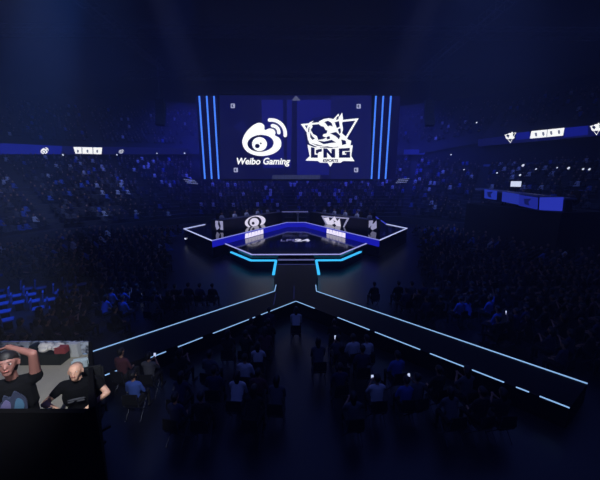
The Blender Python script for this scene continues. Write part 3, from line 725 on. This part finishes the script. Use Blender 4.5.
def tier_spots(inner, outer, n, occ, x0, x1, miny=4, lit=None):
    out = []
    for k in range(n):
        A = [lerp(i, o, (k + .55) / n) for i, o in zip(inner, outer)]; Zt = [lerp(i, o, k / n)[2] for i, o in zip(inner, outer)]
        for j in range(len(A) - 1):
            a, b = Vector(A[j][:2]), Vector(A[j + 1][:2]); L = (b - a).length; m = int(L / .62)
            for q in range(m):
                t = (q + .5) / m; p = a.lerp(b, t); z = Zt[j] + (Zt[j + 1] - Zt[j]) * t
                if not (x0 <= p.x < x1) or p.y < miny or random.random() > occ: continue
                if (q % 24) < 2: continue          # stairs
                out.append((p.x, p.y, z - .0, math.atan2(p.x, 34 - p.y) if p.y < 33.9 else math.atan2(p.x, 34 - p.y)))
    return out
mass('crowd', tier_spots(LIN, LOUT, NL, .72, -70, -15, 12), 'crowd filling the lower stand on the left, below the ribbon display', 'crowd', MM, [56, 18, 12, 10, 7])
mass('crowd', tier_spots(LIN, LOUT, NL, .8, -15, 17), 'crowd in the end stand behind the stage, under the screen', 'crowd', MM, [50, 22, 14, 7, 7])
mass('crowd', tier_spots(LIN, LOUT, NL, .65, 17, 60, 18), 'crowd filling the lower stand on the right, around the presenter desk', 'crowd', MM, [56, 20, 12, 9, 7])
mass('crowd', tier_spots(UIN, UOUT, NU, .45, -85, 0, 22), 'sparse crowd in the upper stand on the left', 'crowd', MM, [64, 22, 8, 3, 4])
mass('crowd', tier_spots(UIN, UOUT, NU, .3, 0, 70, 22), 'sparse crowd in the upper stand on the right', 'crowd', MM, [64, 22, 8, 3, 4])

# --- blue-lit empty seats at the left
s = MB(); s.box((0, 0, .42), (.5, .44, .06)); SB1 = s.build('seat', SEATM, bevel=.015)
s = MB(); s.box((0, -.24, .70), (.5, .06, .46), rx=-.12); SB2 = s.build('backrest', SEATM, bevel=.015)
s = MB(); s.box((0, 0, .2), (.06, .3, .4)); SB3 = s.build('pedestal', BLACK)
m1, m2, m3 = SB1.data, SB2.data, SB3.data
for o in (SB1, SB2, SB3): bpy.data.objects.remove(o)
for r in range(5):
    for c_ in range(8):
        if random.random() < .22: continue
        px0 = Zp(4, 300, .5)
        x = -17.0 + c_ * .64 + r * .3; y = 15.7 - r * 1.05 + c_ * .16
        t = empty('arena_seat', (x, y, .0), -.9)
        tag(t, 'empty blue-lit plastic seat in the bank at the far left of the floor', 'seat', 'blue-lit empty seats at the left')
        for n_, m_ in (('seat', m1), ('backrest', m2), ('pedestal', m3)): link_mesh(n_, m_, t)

# ------------------------------------------------------------------ team desks, players, centre table
def desk(sg):
    pts = [(214.6, 230.6), (223.6, 231.4), (282, 221)]
    W = []
    for x, y in pts:
        q = Zp(x, y, ZU); W.append(Vector((sg * -abs(q.x), q.y, 0)))
    A, B, C = W
    t = empty('team_desk', (B.x, B.y, ZU)); o_ = Vector((B.x, B.y, 0))
    tag(t, 'long black team desk on the %s of the stage, bearing a white %s emblem' % (('left', 'eye') if sg > 0 else ('right', 'triangle')), 'desk')
    back = Vector((-(C - B).y, (C - B).x, 0)).normalized()
    if back.y < 0: back = -back
    fp = [A - o_, B - o_, C - o_, C + back * .8 - o_, B + back * .8 - o_ + (B - A) * -.1, A + back * .5 - o_]
    MB().prism([p[:2] for p in fp], 0.0, 1.05).build('desk_body', P('desk_black', (14, 14, 26), .35), t)
    MB().prism([p[:2] for p in fp], 1.05, 1.11).build('desk_top', P('desk_top', (60, 62, 90), .4), t)
    return t, A, B, C, back
def wall_loops(P0, P1, loops, t, name, mat, off, thick=.02):
    a, b = P0, P1; d = (b - a); d.z = 0; d.normalize()
    if d.x < 0: d = -d
    pts = [[on_plane(x, y, a, b) for x, y in lp] for lp in loops]
    o = pts[0][0]; M = frame(o - t.location, d, (0, 0, 1), off)
    return shape(name, [[((p - o).dot(d), p.z - o.z) for p in l] for l in pts], mat, M, t, thick)
DW = E('desk_emblem_white', (225, 220, 248), 1); DG = E('desk_emblem_grey', (150, 150, 190), 1)
tL, A, B, C, bk = desk(1)
wall_loops(B, C, [ell(255, 221.6, 10.4, 5.9, -.2)] + [ell(254.4, 221.9, 7.0, 5.4, -.2)], tL, 'emblem_ring', DW, .03)
wall_loops(B, C, [ell(254, 222.2, 4.6, 4.3, -.2), ell(252.8, 223.2, 1.5, 1.5)], tL, 'emblem_eye', DW, .05)
k2 = .036
pl = lambda L_: [[(x, y) for x, y in l] for l in L_]
wall_loops(A, B, [[(215.5, 220.6), (218.6, 221), (218, 224), (219.6, 228), (217, 230), (215.6, 226)], [(219.5, 221), (223.0, 221), (223.3, 230), (220.4, 229.6), (221, 226)]], tL, 'side_emblem', DG, .03)
tR, A2, B2, C2, bk2 = desk(-1)
tri = lambda L_: [[(324.5 + (x - 40) * .064, 217.2 + (y - 92) * .028 + (x - 40) * .006) for x, y in l] for l in L_]
wall_loops(C2, B2, [[(321.5, 215.6), (349.6, 217.8), (344.2, 227.6), (342.9, 227.4), (347, 218.9), (323.8, 217.2), (329, 226.0), (326.8, 225.8)]], tR, 'emblem_triangle', DG, .03)
wall_loops(C2, B2, [[(324, 218), (329, 217.4), (330, 221), (335, 216.4), (337.5, 221), (340, 218.6), (341, 226.4), (337, 226), (335, 223.4), (331.5, 225), (328, 224.4)], [(333, 219.8), (336.2, 221.4), (333.6, 223), (334.4, 221.4)]], tR, 'emblem_figure', DW, .05)
wall_loops(B2, A2, [[(368.8, 220.6), (373, 220.4), (372, 224), (374, 223), (376.2, 220.4), (376.4, 228), (372, 230.2), (370.4, 228), (371.4, 225), (368.6, 227.8)]], tR, 'side_emblem', DG, .03)
# players, chairs, monitors
def copy_tree(o, parent=None):
    c = o.copy(); col.objects.link(c); c.parent = parent
    for ch in list(o.children): copy_tree(ch, c)
    return c
gch = empty('gaming_chair', (0, 0, 0))
MB().box((0, 0, .45), (.5, .5, .1)).build('seat', BLACK, gch, bevel=.03); MB().box((0, -.28, .86), (.5, .1, .78), rx=.1).build('backrest', BLACK, gch, bevel=.03)
MB().tube((0, 0, .08), (0, 0, .42), .03).build('column', STEEL, gch)
s = MB()
for i in range(5): s.bar((0, 0, .07), (.3 * math.cos(i * 1.257), .3 * math.sin(i * 1.257), .04), .05, .04)
s.build('wheelbase', STEEL, gch)
mon = empty('monitor', (0, 0, 0))
MB().box((0, 0, .32), (.56, .04, .33)).build('bezel', BLACK, mon); MB().box((0, -.023, .32), (.53, .004, .3)).build('screen', E('game_screen', (60, 80, 170), 1), mon)
MB().tube((0, .04, 0), (0, .04, .3), .02).build('stand', STEEL, mon); MB().box((0, .04, .008), (.24, .2, .016)).build('foot', STEEL, mon)
first = True
ordn = ['outermost', 'second outermost', 'middle', 'second innermost', 'innermost']
for (Bq, Cq, bkq, sd, emb) in ((B, C, bk, 'left', 'eye emblem'), (B2, C2, bk2, 'right', 'triangle emblem')):
    for i in range(5):
        f = .08 + i * .19
        p = Bq.lerp(Cq, f) + bkq * 1.2; ang = math.atan2(-bkq.y, -bkq.x) - PI / 2
        o = person((p.x, p.y, ZU + .14), ang, 'desk', 'white', 'player at the %s team desk, %s of the five' % (sd, ordn[i]), None, 1.16)
        c_ = gch if first else copy_tree(gch)
        c_.location = (p.x, p.y, ZU); c_.scale = (1.16, 1.16, 1.3); c_.rotation_euler.z = ang
        tag(c_, 'black gaming chair of the %s player at the %s desk' % (ordn[i], sd), 'chair', 'gaming chairs at the desks')
        q = Bq.lerp(Cq, f + .06) + bkq * .35
        m_ = mon if first else copy_tree(mon); first = False
        m_.location = (q.x, q.y, ZU + 1.11); m_.rotation_euler.z = ang; m_.scale = (.62, .62, .62)
        tag(m_, 'monitor of the %s player on the %s team desk' % (ordn[i], sd), 'monitor', 'monitors on the desks')
t = empty('centre_table', Zp(295, 219.5, ZU)); tag(t, 'narrow dark table with a pale lit top at the back middle of the stage', 'table')
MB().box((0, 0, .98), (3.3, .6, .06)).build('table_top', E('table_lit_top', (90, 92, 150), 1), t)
MB().box((0, .0, .62), (.5, .3, .66)).build('table_plinth', BLACK, t); MB().box((0, 0, .15), (2.6, .5, .28)).build('table_base', BLACK, t)
t = empty('trophy', t.location + Vector((.35, -.7, 0))); tag(t, 'pale trophy stand in front of the centre table', 'trophy')
TR = P('trophy_pale', (190, 190, 200), .3, metal=.6)
MB().tube((0, 0, 0), (0, 0, .5), .12, .08).build('pedestal', TR, t); MB().tube((0, 0, .5), (0, 0, .85), .07, .2).build('cup', TR, t)

# ------------------------------------------------------------------ presenter platform on the right
pt = empty('presenter_desk', Dp(520, 205, 27)); tag(pt, 'long curved presenter desk on a high platform with four glowing blue front panels', 'desk'); L0 = pt.location
PA, PB = Dp(478, 197, 31.5), Dp(563, 208, 23)
PBL = [E('panel_blue_%d' % i, c, 1) for i, c in enumerate(((34, 52, 165), (36, 50, 160), (30, 40, 145), (40, 52, 175)))]
def pp(px, py): return on_plane(px, py, PA, PB)
for i, q in enumerate((((484.4, 189.2), (496.2, 191), (495.6, 199.8), (484.4, 198.2)), ((502.4, 191.6), (518.4, 194.4), (517.6, 204.6), (501.6, 201.4)), ((519.2, 195), (537, 197.6), (536.4, 209.4), (518.6, 205.6)), ((539.6, 197.4), (562.4, 197.2), (561, 211), (539, 210)))):
    pts = [pp(*v) for v in q]; d = Vector((PB.x - PA.x, PB.y - PA.y, 0)).normalized(); n = Vector((-abs(d.y), 0, 0)) + Vector((0, d.x if False else 0, 0)); n = Vector((d.y, -d.x, 0)); n = n if n.x < 0 else -n
    s = MB(); v = [s.bm.verts.new(p_ - L0) for p_ in pts] + [s.bm.verts.new(p_ - n * .12 - L0) for p_ in pts]
    s.bm.faces.new(v[:4]); s.bm.faces.new(v[4:])
    for k3 in range(4): s.bm.faces.new((v[k3], v[(k3 + 1) % 4], v[4 + (k3 + 1) % 4], v[4 + k3]))
    fp_ = s.build('glowing_panel', PBL[i], pt)
    c_ = sum(pts, Vector()) / 4
    if i in (0, 2): shape('panel_emblem', [[(-.35, .25), (.35, .3), (.1, 0), (.25, -.3), (-.2, -.2)]], E('panel_dark_mark', (16, 22, 84), 1), frame(c_ - L0, d if d.x > 0 else -d, (0, 0, 1), 0) @ Matrix.Translation((0, 0, .04)), pt)
def pbox(x0, x1, yt0, yt1, yb0, yb1, dep, name, mat, back=.0):
    a, b, c2_, d2 = pp(x0, yt0), pp(x1, yt1), pp(x1, yb1), pp(x0, yb0)
    dd = Vector((PB.x - PA.x, PB.y - PA.y, 0)).normalized(); n = Vector((dd.y, -dd.x, 0)); n = n if n.x < 0 else -n
    s = MB(); f = [p_ - n * (.14 + back) - L0 for p_ in (a, b, c2_, d2)]; g = [p_ - n * dep for p_ in f]
    v = [s.bm.verts.new(p_) for p_ in f + g]; s.bm.faces.new(v[:4]); s.bm.faces.new(v[4:])
    for k3 in range(4): s.bm.faces.new((v[k3], v[(k3 + 1) % 4], v[4 + (k3 + 1) % 4], v[4 + k3]))
    return s.build(name, mat, pt)
pbox(474, 564, 188, 198.4, 190, 200, 1.1, 'desk_top', P('presenter_top', (90, 96, 130), .4))
pbox(480, 563.5, 190, 200, 198.6, 212, .7, 'desk_body', BLACK)
dd = Vector((PB.x - PA.x, PB.y - PA.y, 0)).normalized(); nn = Vector((dd.y, -dd.x, 0)); nn = nn if nn.x < 0 else -nn
a, b = pp(472, 198), pp(568, 212); zt = min(a.z, b.z) - .05
pf = [a + nn * .6, b + nn * .6, b - nn * 4, a - nn * 4]
o = MB().prism([p_[:2] for p_ in pf], 0.0, zt).build('platform', P('platform_black', (14, 15, 24), .8)); tag(o, 'tall black platform carrying the presenter desk in the right stand', 'platform')
for px, py, sh, lb in ((496.5, 187, 'white', 'presenter in a pale top at the left end of the blue-panelled desk'), (511, 189, 'black', 'presenter in black beside the lit screen'), (540, 193, 'blue', 'presenter in blue in the middle of the platform desk'), (557.5, 194, 'grey', 'presenter in grey at the right end of the blue-panelled desk')):
    q = pp(px, py) - nn * 1.6; fz = zt
    o = person((q.x, q.y, zt), math.atan2(-nn.x, nn.y), 'desk', sh, lb, None, 1.15)
    c_ = copy_tree(gch); c_.location = (q.x, q.y, zt); c_.rotation_euler.z = o.rotation_euler.z
    tag(c_, 'black swivel chair of the ' + lb.split(' at ')[0].split(' beside')[0].split(' in the')[0] + ' on the platform', 'chair')
q = pp(508, 184) - nn * .9; tv = empty('monitor', q - Vector((0, 0, .3))); tv.rotation_euler.z = math.atan2(nn.y, nn.x) + PI / 2
tag(tv, 'white lit screen standing above the presenter desk', 'monitor')
MB().box((0, 0, .3), (1.15, .06, .55)).build('bezel', BLACK, tv); MB().box((0, -.035, .3), (1.1, .01, .5)).build('screen', E('white_monitor', (215, 225, 255), 1), tv)
MB().tube((0, .05, -.6), (0, .05, .2), .04).build('stand', BLACK, tv)

# ------------------------------------------------------------------ webcam inset at the lower left, built as a lit pen
ZF = 2.4
BD, FD = 6.45, 2.8
kBR, kFR = Dp(88.3, 342, BD), Dp(88.3, 408.5, FD)       # back and front corners of the side wall
kBL, kFL = Dp(-40, 342, BD), Dp(-60, 408.5, FD)
PENW = P('pen_black_panel', (5, 5, 7), .9, spec=.1)
tag(MB().prism([(kBR.x, kBR.y), (kFR.x, kFR.y), (kFL.x, kFL.y), (kBL.x, kBL.y)], 0, ZF - .02).build('pen_base', PENW), 'black raised base of the lit pen', 'platform')
o = MB().prism([(kBR.x - .03, kBR.y - .02), (kFR.x - .03, kFR.y + .02), (kFL.x, kFL.y + .02), (kBL.x, kBL.y - .02)], ZF - .02, ZF).build('floor_mat', P('pale_floor', (176, 170, 150), .7, noise=.15, scale=3))
tag(o, 'pale cream floor sheet inside the lit pen', 'floor mat')
def wallpiece(name, a, b, th, mat, label, z0=ZF):
    s = MB(); d = Vector((b.x - a.x, b.y - a.y, 0)).normalized(); n = Vector((-d.y, d.x, 0)) * th
    lo = [Vector((a.x, a.y, z0)), Vector((b.x, b.y, z0))]; up = [a, b]
    V = [lo[0], lo[1], up[1], up[0]]; v = [s.bm.verts.new(p_) for p_ in V] + [s.bm.verts.new(p_ + n) for p_ in V]
    s.bm.faces.new(v[:4]); s.bm.faces.new(v[4:])
    for k3 in range(4): s.bm.faces.new((v[k3], v[(k3 + 1) % 4], v[4 + (k3 + 1) % 4], v[4 + k3]))
    return tag(s.build(name, mat), label, 'partition')
wallpiece('partition', kBR, kFR, .06, PENW, 'black sloping side partition on the right of the lit pen')
wallpiece('partition', kFL, kFR, -.06, PENW, 'tall black front partition of the lit pen')
# back wall with a busy printed pattern
pm = bpy.data.materials.new('printed_wall'); pm.use_nodes = True; nt = pm.node_tree; b_ = nt.nodes['Principled BSDF']; b_.inputs['Roughness'].default_value = .8
tc = nt.nodes.new('ShaderNodeTexCoord'); vo = nt.nodes.new('ShaderNodeTexVoronoi'); vo.inputs['Scale'].default_value = 9; vo.feature = 'F1'
no = nt.nodes.new('ShaderNodeTexNoise'); no.inputs['Scale'].default_value = 14; mx = nt.nodes.new('ShaderNodeMath'); mx.operation = 'MULTIPLY'
cr = nt.nodes.new('ShaderNodeValToRGB'); cr.color_ramp.elements[0].color = (*lin((60, 66, 84)), 1); cr.color_ramp.elements[1].color = (*lin((200, 210, 225)), 1)
cr.color_ramp.elements[0].position = .1; cr.color_ramp.elements[1].position = .3
nt.links.new(tc.outputs['Object'], vo.inputs['Vector']); nt.links.new(tc.outputs['Object'], no.inputs['Vector'])
nt.links.new(vo.outputs['Distance'], mx.inputs[0]); nt.links.new(no.outputs['Fac'], mx.inputs[1]); nt.links.new(mx.outputs[0], cr.inputs[0]); nt.links.new(cr.outputs[0], b_.inputs['Base Color'])
wallpiece('partition', kBL, kBR, .05, pm, 'low back partition of the pen with a busy grey and white print')
def dbox(px0, px1, dep, z0, z1, th, name, mat, label, cat, bevel=.01, parent=None):
    a, b = Dp(px0, 360, dep), Dp(px1, 360, dep)
    # correct for height: keep plan x from the base
    if parent is None:
        o = MB().box((0, th / 2, (z1 - z0) / 2), (abs(b.x - a.x), th, z1 - z0)).build(name, mat, bevel=bevel); o.location = ((a.x + b.x) / 2, dep, z0)
        return tag(o, label, cat)
dbox(18, 60, 6.0, ZF, ZF + .27, .3, 'storage_bench', P('dark_bench', (22, 30, 30), .6), 'dark low storage bench against the printed partition', 'bench')
dbox(55, 66, 6.0, ZF + .27, ZF + .42, .15, 'cardboard_box', P('red_box', (150, 66, 70), .7), 'reddish box standing on the dark bench', 'box')
dbox(68, 79, 6.3, ZF, ZF + .33, .12, 'white_board', P('board_white', (200, 204, 206), .6), 'white upright board leaning right of the red box', 'board')
dbox(31, 37, 6.05, ZF + .27, ZF + .44, .15, 'dark_case', P('case_dark', (24, 34, 44), .5), 'dark upright case left of the white bundle', 'case')
s = MB(); random.seed(4)
for i in range(9): s.ball((random.uniform(-.2, .2), random.uniform(-.06, .08), .07 + random.uniform(0, .08)), random.uniform(.06, .1), (1.2, 1, .8), 8)
o = s.build('cloth_bundle', P('bundle_white', (225, 222, 214), .9), smooth=True); q = Dp(45.5, 366, 5.9); o.location = (q.x, 6.12, ZF + .27); o.scale = (.95, .95, .95)
tag(o, 'crumpled white cloth bundle on the dark bench', 'cloth')
# office chair standing in front, dark
def big_chair(px, py, z, dep_unused, rz, label, mat):
    q = Zp(px, py, ZF + .45); t = empty('office_chair', (q.x, q.y, ZF), rz); tag(t, label, 'chair')
    MB().box((0, 0, .45), (.48, .46, .09)).build('seat', mat, t, bevel=.03)
    MB().box((0, -.27, .80), (.46, .07, .60), rx=.12).build('backrest', mat, t, bevel=.03)
    for e in (-1, 1):
        r_ = MB().box((e * .27, -.02, .66), (.06, .30, .035)).build('armrest', mat, t, bevel=.01)
        MB().tube((e * .27, -.02, .45), (e * .27, -.02, .65), .016).build('armrest_post', STEEL, r_)
    MB().tube((0, 0, .08), (0, 0, .42), .03).build('column', STEEL, t)
    s = MB()
    for i in range(5): s.bar((0, 0, .08), (.3 * math.cos(i * 1.257), .3 * math.sin(i * 1.257), .05), .05, .04)
    s.build('wheelbase', BLACK, t)
    return t
# the two people of the webcam inset
def hand(h, d, up, e, curl=.5, k=1.0, mi=2):
    """palm from wrist h along d; `up` is the back of the hand; e = thumb side"""
    d = Vector(d).normalized(); up = Vector(up); up = (up - d * up.dot(d)).normalized(); side = d.cross(up).normalized() * e; s = []
    s.append((h, .024 * k, h + d * .03 * k, .026 * k, mi))
    for j in range(4):
        b = h + d * .085 * k + side * (1.5 - j) * .020 * k; root = h + d * .02 * k + side * (1.5 - j) * .012 * k
        s.append((root, .014 * k, b, .0105 * k, mi)); L = (.040, .045, .042, .032)[j] * k
        d1 = (d * math.cos(curl * .6) - up * math.sin(curl * .6)); m1_ = b + d1 * L; d2 = (d * math.cos(curl * 1.6) - up * math.sin(curl * 1.6)); m2_ = m1_ + d2 * L * .7
        s += [(b, .0100 * k, m1_, .009 * k, mi), (m1_, .009 * k, m2_, .0078 * k, mi)]
    t0 = h + d * .015 * k + side * .022 * k; t1 = t0 + (d * .6 + side * .8) * .042 * k; t2 = t1 + (d * .95 + side * .2 - up * .3) * .03 * k
    s += [(t0, .014 * k, t1, .0115 * k, mi), (t1, .011 * k, t2, .009 * k, mi)]
    return s
def face_bits(T, k, root, brow=True):
    EW = P('eye_white', (225, 225, 222), .3); EP = P('eye_dark', (20, 14, 12), .2); LIP = P('lip', (150, 82, 76), .5)
    for e in (-1, 1):
        w_ = MB().ball(T(e * .031, .083, .012), .0125 * k, (1.2, .8, .8), 10).build('eye', EW, root, True)
        MB().ball(T(e * .031, .092, .012), .0062 * k, (1, .8, 1), 8).build('pupil', EP, w_, True)
        if brow: MB().tube(T(e * .014, .099, .034), T(e * .050, .090, .036), .004 * k, .003 * k, 6).build('eyebrow', HAIR, root)
    MB().tube(T(-.022, .099, -.052), T(.022, .099, -.052), .006 * k, n=8).build('mouth', LIP, root, True)
SK2 = P('skin_seated_man', (205, 158, 134), .55); TB = P('tshirt_black', (7, 8, 12), .95, spec=.15)
# -- right man, seated, facing the camera side (-Y), arms folded on his lap
hc = Zp(74.5, 366, 3.75)
mx_, my_ = hc.x, hc.y + .06
T0 = Vector((mx_, my_, ZF)); 
man = None
rz = PI + .35
segs = []
hz = 1.35
segs += [((-.07, 0, .55), .15, (.07, 0, .55), .15, 1), ((0, 0, .62), .16, (0, .03, .85), .15, 0, 1.3), ((0, .03, .85), .17, (0, .05, .99), .15, 0, 1.45), ((-.19, .05, 1.05), .088, (.19, .05, 1.05), .088, 0), ((0, .06, 1.06), .066, (0, .09, 1.19), .06, 2)]
for e in (-1, 1):
    segs += [((e * .1, 0, .54), .1, (e * .18, .44, .53), .072, 1), ((e * .18, .45, .52), .068, (e * .2, .46, .12), .046, 1), ((e * .2, .42, .05), .045, (e * .22, .66, .04), .036, 3)]
shl, shr = Vector((.235, .06, 1.03)), Vector((-.235, .06, 1.03))
for sh, el, wr, e in ((shl, Vector((.385, .19, .93)), Vector((.13, .36, .84)), 1), (shr, Vector((-.37, .19, .90)), Vector((-.10, .36, .80)), -1)):
    mid_ = sh.lerp(el, .38)
    segs += [(sh, .072, mid_, .060, 0), (mid_, .048, el, .044, 2), (el, .043, wr, .030, 2)]
    segs += hand(wr, (-e * .8, .35, -.25), (0, .5, .8), e, .7, 1.0)
hd, T = head_segs((0, .11, hz - .06), 0, -.34, 1.02, 2); segs += hd
me = fuse('person', segs, .0095, [TB, P('trousers_grey', (44, 44, 50), .9), SK2, SHOE], 1, 3)
man = link_mesh('person', me); man.location = T0; man.rotation_euler.z = rz
tag(man, 'bald heavyset person in a black t-shirt sitting with hands in lap in the lit pen', 'person')
face_bits(T, 1.02, man, False)
me = fuse('hair', [(T(0, -.042, .04), .086, T(0, -.042, .045), .084, 0), (T(0, -.06, 0), .07 * 1.12, T(0, -.05, -.03), .06 * 1.12, 0)], .010, [P('cropped_hair', (120, 98, 88), .8)], 1, 2)
link_mesh('hair', me, man)
shape('shirt_print', [ell(0, 0, .11, .012), ell(.05, -.03, .05, .008), ell(-.07, -.028, .04, .007)], P('faded_print', (70, 72, 80), .8), frame((0, .232, .93), (-1, 0, 0), (0, -.18, 1), .0), man, .012)
c_ = big_chair(75, 371, 0, 0, rz, 'black office chair holding the seated person in the lit pen', P('chair_vinyl', (20, 22, 26), .5)); c_.location = T0 + Vector((0, 0, 0))
c2_ = big_chair(45, 398, 0, 0, .5, 'empty dark office chair in the front of the lit pen', P('chair_blue_black', (34, 44, 58), .5))
q = Zp(44, 396, ZF + 1.05); c2_.location = (q.x, q.y - .1, ZF)
# pale cushion behind the seated man
o = MB().box((0, 0, 0), (.30, .1, .42)).build('cushion', P('cushion_pale', (170, 186, 192), .8), bevel=.04); q = Dp(82.5, 372, 5.0); o.location = (q.x, 5.0, ZF + .6); o.rotation_euler.z = .3
tag(o, 'pale cushion propped behind the seated person', 'cushion')
# -- left man, standing, arm raised over his head
hc = Zp(5.5, 364, 4.35); T1 = Vector((hc.x, hc.y + .05, ZF + .25)); hz = 1.70
rz1 = PI + .55
q = Matrix.Rotation(-rz1, 3, 'Z')
def L1(px, py, dy):      # a point near the man in his own frame
    p_ = Dp(px, py, T1.y + dy) - T1; return q @ p_
segs = [((-.06, 0, .86), .14, (.06, 0, .86), .14, 1), ((0, 0, .92), .14, (0, .02, 1.15), .14, 0, 1.3), ((0, .02, 1.15), .14, (0, .02, 1.36), .13, 0, 1.45), ((-.17, .02, 1.43), .075, (.17, .02, 1.43), .075, 0), ((0, .02, 1.44), .06, (0, .05, 1.60), .056, 2)]
for e in (-1, 1): segs += [((e * .1, 0, .84), .1, (e * .11, .02, .46), .065, 1), ((e * .11, .02, .46), .062, (e * .11, -.02, .1), .045, 1), ((e * .11, -.03, .05), .042, (e * .12, .18, .035), .034, 3)]
# raised arm is the one on the picture's right: his left (+x after the turn is picture left), so use -x
sh = Vector((-.20, .02, 1.45)); el = L1(33, 353.5, .02); wr = L1(8, 347, .14)
segs += [(sh, .075, sh.lerp(el, .14), .066, 0), (sh.lerp(el, .14), .058, el, .044, 2), (el, .043, wr, .032, 2)]
segs += hand(wr, L1(-4, 349, .2) - wr, (0, 0, 1), 1, .5)
sh = Vector((.20, .02, 1.44)); el = Vector((.30, .02, 1.12)); wr = Vector((.22, .24, 1.02))
segs += [(sh, .072, sh.lerp(el, .7), .058, 0), (sh.lerp(el, .7), .046, el, .043, 2), (el, .042, wr, .03, 2)] + hand(wr, (-.4, .8, 0), (0, 0, 1), 1, .7)
hd, T = head_segs((0, .07, hz), 0, -.30, 1.08, 2); segs += hd
me = fuse('person', segs, .0095, [TB, P('trousers_dark', (26, 26, 32), .9), P('skin_ruddy', (140, 96, 88), .6), SHOE], 1, 3)
man2 = link_mesh('person', me); man2.location = T1; man2.rotation_euler.z = rz1
tag(man2, 'person in a black t-shirt with blue print holding one arm over the head', 'person')
face_bits(T, 1.08, man2)
me = fuse('hair', [(T(0, -.04, .045), .105, T(0, .015, .07), .088, 0), (T(0, -.06, 0), .088, T(0, -.06, -.05), .07, 0)], .010, [HAIR], 1, 2)
link_mesh('hair', me, man2)
hp = MB(); 
for i in range(10):
    a0, a1 = PI * i / 10, PI * (i + 1) / 10
    hp.tube(T(.1 * math.cos(a0), -.01, .03 + .11 * math.sin(a0)), T(.1 * math.cos(a1), -.01, .03 + .11 * math.sin(a1)), .008, n=6)
hp.build('headphone_band', BLACK, man2)
tag(MB().box((T1.x, T1.y, ZF + .12), (.7, .7, .24)).build('riser', PENW), 'low black riser under the standing person in the pen', 'riser')
sp = smoothloop([(-.14, -.11), (-.13, .0), (-.07, .03), (-.05, .1), (.0, .06), (.04, .12), (.09, .06), (.13, -.02), (.12, -.14), (.05, -.12), (-.02, -.17), (-.06, -.12)], 4)
pr = shape('shirt_print', [sp], P('print_blue', (34, 42, 66), .9), frame((0, .215, 1.31), (-1, 0, 0), (0, -.02, 1), 0), man2, .03)
shape('print_patch', [smoothloop([(-.09, -.04), (-.04, .05), (.0, .0), (-.02, -.08)], 4)], P('print_lilac', (86, 82, 122), .8), frame((0, .232, 1.31), (-1, 0, 0), (0, -.02, 1), 0), pr, .012)
shape('print_patch', [smoothloop([(.02, -.12), (.05, .03), (.1, .0), (.1, -.1)], 4)], P('print_teal', (56, 92, 120), .8), frame((0, .232, 1.31), (-1, 0, 0), (0, -.02, 1), 0), pr, .012)
